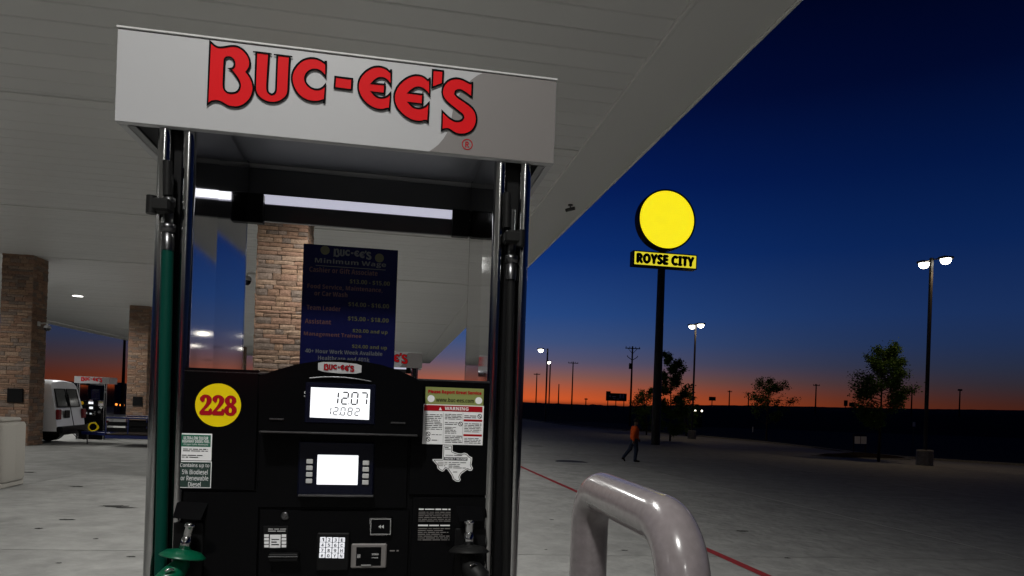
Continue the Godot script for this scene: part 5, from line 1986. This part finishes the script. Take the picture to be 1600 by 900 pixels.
func utility_pole(q: Array) -> void:
	var d: float = q[3]
	var kk := d / F
	var p := at_depth(q[0], 640, d)
	var g := gp(p.x, p.z) - 0.12
	var top := at_depth(q[1], q[2], d)
	var t := thing("utility_pole", q[5], "utility pole", Vector3(p.x, g, p.z))
	var H := top.y - g
	var lean := (top.x - p.x) * 0.0
	var st := mb()
	tube(st, [Vector3(0, 0, 0), Vector3(lean, H, 0)], [0.19, 0.12], 10)
	put("post", done(st), M.wood, t)
	if q[4] > 0:
		var w: float = q[4] * kk
		st = mb()
		box(st, Vector3(lean, H - 0.35, 0.12), Vector3(w, 0.14, 0.12), 0.01)
		var arm := put("crossarm", done(st), M.wood, t)
		for x in [-0.46, -0.2, 0.2, 0.46]:
			st = mb()
			lathe(st, [Vector2(0.03, 0.0), Vector2(0.07, 0.05), Vector2(0.05, 0.12), Vector2(0.07, 0.18), Vector2(0.0, 0.24)], 8, Transform3D(Basis.IDENTITY, Vector3(lean + x * w, H - 0.28, 0.12)))
			put("insulator", done(st), M.wood, arm)
		if q[4] > 20:
			for x in [-0.3, 0.3]:
				st = mb()
				tube(st, [Vector3(x * w, H - 0.4, 0.1), Vector3(0, H - 1.2, 0.1)], 0.04, 6)
				put("brace", done(st), M.wood, t)
				st = mb()
				tube(st, [Vector3(0, H - 2.2, 0.1), Vector3(x * 1.0 * w, H - 1.75, 0.1), Vector3(x * 1.2 * w, H - 1.5, 0.1)], 0.06, 6)
				put("cutout", done(st), M.wood, t)
			st = mb()
			tube(st, [Vector3(-0.3, H - 3.6, 0), Vector3(-0.3, H - 2.7, 0)], 0.2, 12)
			put("transformer", done(st), M.lamppole, t)
	elif q[1] > 1400:
		st = mb()
		box(st, Vector3(0, H - 0.2, 0), Vector3(0.9, 0.4, 0.4), 0.03)
		put("mast_head", done(st), M.lamppole, t)

# ------------------------------------------------------------------ trees
func build_trees() -> void:
	# foot px x, depth, top px y, crown half-width px, crown bottom px y, seed, label
	for q in [[1047, 60.0, 549, 24, 682, 1, 11000, "tall conical young tree just behind the roadside sign's pole"],
			[1010, 72.0, 606, 19, 676, 2, 3500, "low loose bush-like tree left of the roadside sign's pole"],
			[1073, 74.0, 606, 15, 676, 3, 2600, "low thin tree beside the far twin lamp post"],
			[1199, 70.0, 592, 30, 660, 4, 4500, "small round open-crowned tree alone on the verge"],
			[1376, 38.5, 538, 36, 668, 5, 18000, "tall leafy tree beside the near twin lamp post"]]:
		tree(q)

func tree(q: Array) -> void:
	var d: float = q[1]
	var kk := d / F
	var p := at_depth(q[0], 660, d)
	var g := gp(p.x, p.z) - 0.08
	var H: float = at_depth(q[0], q[2], d).y - g
	var cb: float = maxf(0.5, at_depth(q[0], q[4], d).y - g)
	var R: float = q[3] * kk
	var r := RandomNumberGenerator.new()
	r.seed = q[5] * 77
	var t := thing("young_tree", q[7], "tree", Vector3(p.x, g, p.z), "young trees round the lot")
	var st := mb()
	var tp := []
	var tr := []
	for i in 7:
		var f := i / 6.0
		tp.append(Vector3(sin(f * 4.0 + q[5]) * 0.06, H * 0.94 * f, cos(f * 3.0) * 0.06 - 0.06))
		tr.append(lerpf(0.09, 0.012, f))
	tube(st, tp, tr, 8)
	var tips := []
	var nb := 34
	for i in nb:
		var f := lerpf(cb / H * 0.85, 0.93, (i + r.randf()) / nb)
		var a := r.randf() * TAU
		var y := H * f
		var rel := (y - cb * 0.85) / (H - cb * 0.85)
		var wid := R * (1.15 - pow(absf(rel - 0.3) / 0.75, 1.6)) * r.randf_range(0.65, 1.15)
		wid = maxf(wid, R * 0.2)
		var b0: Vector3 = Vector3(sin(f * 4.0 + q[5]) * 0.06, y, cos(f * 3.0) * 0.06 - 0.06)
		var dir := Vector3(cos(a), r.randf_range(0.35, 0.9), sin(a))
		var b1 := b0 + Vector3(dir.x, dir.y * 0.5, dir.z) * wid * 0.55
		var b2 := b0 + Vector3(dir.x, dir.y, dir.z) * wid
		if b2.y > H: b2.y = H - r.randf() * 0.2
		tube(st, [b0, b1, b2], [0.028, 0.016, 0.006], 5, false)
		for m in 3:
			var s := b1.lerp(b2, r.randf())
			var e := s + Vector3(r.randf_range(-1, 1), r.randf_range(-0.2, 0.8), r.randf_range(-1, 1)) * wid * 0.35
			tube(st, [s, e], [0.008, 0.004], 4, false)
			tips.append([s, e])
		tips.append([b0.lerp(b1, 0.6), b2])
	put("trunk", done(st), M.bark, t)
	# leaves: small folded blades set along the twigs
	var vs := PackedVector3Array()
	var ns := PackedVector3Array()
	var ls := 0.1 if d < 50 else 0.15
	for i in int(q[6]):
		var tw: Array = tips[r.randi() % tips.size()]
		var c: Vector3 = tw[0].lerp(tw[1], r.randf_range(0.25, 1.12))
		c += Vector3(r.randfn(), r.randfn(), r.randfn()) * 0.14
		var ax := Vector3(r.randf_range(-1, 1), r.randf_range(-0.7, 0.5), r.randf_range(-1, 1)).normalized()
		var sd := ax.cross(Vector3(r.randf_range(-1, 1), r.randf_range(-1, 1), r.randf_range(-1, 1))).normalized()
		var l := ls * r.randf_range(0.7, 1.4)
		var wd := l * 0.38
		var up := sd.cross(ax).normalized() * wd * 0.35
		var a0 := c
		var a1 := c + ax * l
		var m0 := c + ax * l * 0.5 + sd * wd + up
		var m1 := c + ax * l * 0.5 - sd * wd + up
		for f in [[a0, a1, m0], [a0, m1, a1]]:
			var n: Vector3 = (f[2] - f[0]).cross(f[1] - f[0]).normalized()
			for v in f:
				vs.append(v)
				ns.append(n)
	var arr := []
	arr.resize(Mesh.ARRAY_MAX)
	arr[Mesh.ARRAY_VERTEX] = vs
	arr[Mesh.ARRAY_NORMAL] = ns
	var me := ArrayMesh.new()
	me.add_surface_from_arrays(Mesh.PRIMITIVE_TRIANGLES, arr)
	put("crown", me, M.leaf, t)

# ------------------------------------------------------------------ the person
class Field:
	var lo: Vector3
	var n: Vector3i
	var c: float
	var v := PackedFloat32Array()
	var id := PackedInt32Array()
	func _init(a: Vector3, b: Vector3, cell: float) -> void:
		lo = a
		c = cell
		n = Vector3i(((b - a) / cell).ceil()) + Vector3i.ONE
		v.resize(n.x * n.y * n.z)
		v.fill(1.0)
		id.resize(v.size())
	# tapered capsule joined with a smooth minimum
	func bone(a: Vector3, b: Vector3, ra: float, rb: float, mark: int, k: float, squash: Vector3 = Vector3.ONE) -> void:
		var pad := maxf(ra, rb) * 1.6 + k * 2.0 + c * 2.0
		var s := Vector3i(((a.min(b) - Vector3.ONE * pad - lo) / c).floor()).clamp(Vector3i.ZERO, n - Vector3i.ONE)
		var e := Vector3i(((a.max(b) + Vector3.ONE * pad - lo) / c).ceil()).clamp(Vector3i.ZERO, n - Vector3i.ONE)
		var ab := b - a
		var ll := maxf(ab.length_squared(), 1e-9)
		for z in range(s.z, e.z + 1):
			for y in range(s.y, e.y + 1):
				for x in range(s.x, e.x + 1):
					var p := lo + Vector3(x, y, z) * c
					var t := clampf((p - a).dot(ab) / ll, 0.0, 1.0)
					var q := (p - a - ab * t) * squash
					var d := q.length() - lerpf(ra, rb, t)
					var i := (z * n.y + y) * n.x + x
					var o := v[i]
					if d < o:
						id[i] = mark
					var h := maxf(k - absf(d - o), 0.0) / k
					v[i] = minf(d, o) - h * h * k * 0.25
	func mesh_into(vs: PackedVector3Array, cs: PackedColorArray, ix: PackedInt32Array, cols: Array) -> void:
		var at := {}
		var sx := 1
		var sy := n.x
		var sz := n.x * n.y
		var offs := [0, sx, sy, sx + sy, sz, sx + sz, sy + sz, sx + sy + sz]
		var cor := [Vector3(0, 0, 0), Vector3(1, 0, 0), Vector3(0, 1, 0), Vector3(1, 1, 0), Vector3(0, 0, 1), Vector3(1, 0, 1), Vector3(0, 1, 1), Vector3(1, 1, 1)]
		var edges := [[0, 1], [2, 3], [4, 5], [6, 7], [0, 2], [1, 3], [4, 6], [5, 7], [0, 4], [1, 5], [2, 6], [3, 7]]
		for z in n.z - 1:
			for y in n.y - 1:
				for x in n.x - 1:
					var i := (z * n.y + y) * n.x + x
					var m := 0
					for k in 8:
						if v[i + offs[k]] < 0.0: m |= 1 << k
					if m == 0 or m == 255: continue
					var s := Vector3.ZERO
					var cnt := 0
					for e in edges:
						var fa := v[i + offs[e[0]]]
						var fb := v[i + offs[e[1]]]
						if (fa < 0.0) != (fb < 0.0):
							s += cor[e[0]].lerp(cor[e[1]], fa / (fa - fb))
							cnt += 1
					at[i] = vs.size()
					vs.append(lo + (Vector3(x, y, z) + s / cnt) * c)
					cs.append(cols[id[i]])
		for i in at:
			for ax in 3:
				var d: int = [sx, sy, sz][ax]
				var u: int = [sy, sz, sx][ax]
				var w: int = [sz, sx, sy][ax]
				if i + d >= v.size(): continue
				var a := v[i] < 0.0
				if a == (v[i + d] < 0.0): continue
				if not (at.has(i - u) and at.has(i - w) and at.has(i - u - w)): continue
				var q := [at[i], at[i - u], at[i - u - w], at[i - w]]
				if a: q.reverse()
				for k in [0, 1, 2, 0, 2, 3]: ix.append(q[k])

func build_person() -> void:
	var foot := on_ground(990, 721.5)
	var t := thing("person", "person in an orange shirt and dark trousers walking across the lot", "person", Vector3(foot.x, gp(foot.x, foot.z), foot.z))
	# walks towards +x (to the right), legs in mid stride; far side is -z
	var cols := [Color(0.62, 0.085, 0.018), Color(0.025, 0.032, 0.055), Color(0.16, 0.10, 0.075), Color(0.012, 0.011, 0.01), Color(0.03, 0.025, 0.022)]
	var f := Field.new(Vector3(-0.62, -0.03, -0.36), Vector3(0.55, 1.84, 0.36), 0.015)
	var K := 0.03
	var hip := Vector3(0, 0.93, 0)
	# legs: near leg (z+) forward and straight, far leg trailing
	f.bone(hip + Vector3(0.0, 0, 0.09), Vector3(0.06, 0.50, 0.095), 0.11, 0.082, 1, K)
	f.bone(Vector3(0.06, 0.50, 0.095), Vector3(0.02, 0.10, 0.10), 0.08, 0.066, 1, K)
	f.bone(Vector3(0.0, 0.05, 0.10), Vector3(0.19, 0.035, 0.11), 0.045, 0.036, 3, 0.015)
	f.bone(hip + Vector3(0.0, 0, -0.09), Vector3(-0.14, 0.52, -0.09), 0.11, 0.082, 1, K)
	f.bone(Vector3(-0.14, 0.52, -0.09), Vector3(-0.40, 0.19, -0.09), 0.08, 0.066, 1, K)
	f.bone(Vector3(-0.42, 0.16, -0.09), Vector3(-0.36, 0.035, -0.09), 0.043, 0.034, 3, 0.015)
	f.bone(Vector3(-0.42, 0.16, -0.09), Vector3(-0.46, 0.12, -0.09), 0.043, 0.036, 3, 0.015)
	# pelvis and torso
	f.bone(hip + Vector3(0, 0.02, 0.07), hip + Vector3(0, 0.02, -0.07), 0.115, 0.115, 1, K)
	f.bone(Vector3(0.0, 1.02, 0.045), Vector3(0.01, 1.30, 0.07), 0.16, 0.15, 0, K)
	f.bone(Vector3(0.0, 1.02, -0.045), Vector3(0.01, 1.30, -0.07), 0.16, 0.15, 0, K)
	f.bone(Vector3(0.01, 1.40, 0.15), Vector3(0.01, 1.40, -0.15), 0.075, 0.075, 0, K)
	f.bone(Vector3(0.07, 1.10, 0), Vector3(0.05, 1.2, 0), 0.11, 0.11, 0, K)
	# neck and head
	f.bone(Vector3(0.015, 1.43, 0), Vector3(0.045, 1.54, 0), 0.062, 0.056, 2, 0.02)
	f.bone(Vector3(0.055, 1.60, 0), Vector3(0.06, 1.69, 0), 0.078, 0.088, 2, 0.02)
	f.bone(Vector3(0.03, 1.69, 0), Vector3(0.04, 1.715, 0), 0.09, 0.086, 4, 0.015)
	f.bone(Vector3(0.145, 1.65, 0), Vector3(0.163, 1.625, 0), 0.014, 0.017, 2, 0.012)
	f.bone(Vector3(0.12, 1.585, 0), Vector3(0.125, 1.565, 0), 0.03, 0.03, 2, 0.015)
	for s in [-1.0, 1.0]:
		f.bone(Vector3(0.045, 1.665, s * 0.083), Vector3(0.04, 1.63, s * 0.083), 0.016, 0.012, 2, 0.01)
	# arms: near arm swung back, far arm forward
	f.bone(Vector3(0.0, 1.40, 0.19), Vector3(-0.12, 1.13, 0.24), 0.075, 0.062, 0, K)
	f.bone(Vector3(-0.12, 1.13, 0.24), Vector3(-0.13, 0.90, 0.25), 0.062, 0.048, 0, 0.02)
	f.bone(Vector3(0.0, 1.40, -0.19), Vector3(0.1, 1.13, -0.24), 0.075, 0.062, 0, K)
	f.bone(Vector3(0.1, 1.13, -0.24), Vector3(0.25, 0.95, -0.24), 0.062, 0.048, 0, 0.02)
	var vs := PackedVector3Array()
	var cs := PackedColorArray()
	var ix := PackedInt32Array()
	f.mesh_into(vs, cs, ix, cols)
	# hands with fingers
	for s in [0, 1]:
		var w := Vector3(-0.13, 0.90, 0.25) if s == 0 else Vector3(0.25, 0.95, -0.24)
		var dn := Vector3(0.06, -1, 0.0).normalized() if s == 0 else Vector3(0.45, -0.9, 0).normalized()
		var fw := Vector3(1, 0, 0) - dn * dn.x
		fw = fw.normalized()
		var inn := Vector3(0, 0, -1.0 if s == 0 else 1.0)
		var hf := Field.new(w + Vector3(-0.1, -0.24, -0.09), w + Vector3(0.17, 0.05, 0.09), 0.005)
		hf.bone(w, w + dn * 0.03, 0.027, 0.026, 2, 0.01)
		for k in 4:
			var o := fw * (0.03 - 0.02 * k)
			hf.bone(w + dn * 0.03 + o * 0.7, w + dn * 0.095 + o, 0.016, 0.0125, 2, 0.008)
			var L: float = [0.036, 0.042, 0.04, 0.03][k]
			var j0 := w + dn * 0.1 + o
			var j1 := j0 + (dn + inn * 0.35).normalized() * L
			var j2 := j1 + (dn + inn * 1.1).normalized() * L * 0.8
			hf.bone(j0, j1, 0.0098, 0.009, 2, 0.003)
			hf.bone(j1, j2, 0.009, 0.0078, 2, 0.003)
		var tb := w + dn * 0.035 + fw * 0.024
		hf.bone(tb, tb + (dn * 0.7 + fw * 0.7 + inn * 0.3).normalized() * 0.04, 0.0125, 0.011, 2, 0.005)
		hf.bone(tb + (dn * 0.7 + fw * 0.7 + inn * 0.3).normalized() * 0.04, tb + (dn * 1.5 + fw * 0.7 + inn * 0.8).normalized() * 0.07, 0.0105, 0.009, 2, 0.003)
		hf.mesh_into(vs, cs, ix, cols)
	var st := SurfaceTool.new()
	st.begin(Mesh.PRIMITIVE_TRIANGLES)
	st.set_smooth_group(0)
	for i in ix:
		st.set_color(cs[i])
		st.add_vertex(vs[i])
	st.index()
	st.generate_normals()
	var m := mat(Color(1, 1, 1), 0.85)
	m.vertex_color_use_as_albedo = true
	put("body", st.commit(), m, t)
	t.scale = Vector3(1.0, 1.0, 1.0)
	# eyes and mouth
	var e := mb()
	for s in [-1.0, 1.0]:
		lathe(e, [Vector2(0, 0.008), Vector2(0.008, 0.0), Vector2(0, -0.008)], 8, Transform3D(Basis.IDENTITY, Vector3(0.135, 1.665, s * 0.032)))
	box(e, Vector3(0.138, 1.598, 0), Vector3(0.012, 0.006, 0.04), 0.001)
	put("face_features", done(e), M.ink, t)
	# white paper cup carried in the near hand
	var hp := Vector3(-0.125, 0.79, 0.215)
	var cup := thing("paper_cup", "small white cup held in the walking person's hand", "cup", t.position + hp)
	var cst := mb()
	lathe(cst, [Vector2(0.0, -0.045), Vector2(0.024, -0.045), Vector2(0.032, 0.045), Vector2(0.03, 0.045), Vector2(0.023, -0.04)], 16, Transform3D.IDENTITY)
	put("cup_wall", done(cst), M.paper, cup)

# ------------------------------------------------------------------ the shop behind the photographer, seen only in the polished steel
func build_store() -> void:
	var t := thing("store_building", "long tan shop with a red lit band, behind the photographer", "building", Vector3(-8, gp(-8, 50) - 0.1, 52))
	var st := mb()
	box(st, Vector3(0, 3.5, 6), Vector3(60, 7.0, 12), 0.05)
	put("wall", done(st), M.kerb, t)
	st = mb()
	box(st, Vector3(-4, 4.6, -0.12), Vector3(3.0, 2.6, 0.2), 0.02)
	put("red_light_sign", done(st), M.redlight, t)
	st = mb()
	box(st, Vector3(-4, 1.3, -0.06), Vector3(4.0, 2.6, 0.1), 0.02)
	put("entrance_door", done(st), M.glass, t)
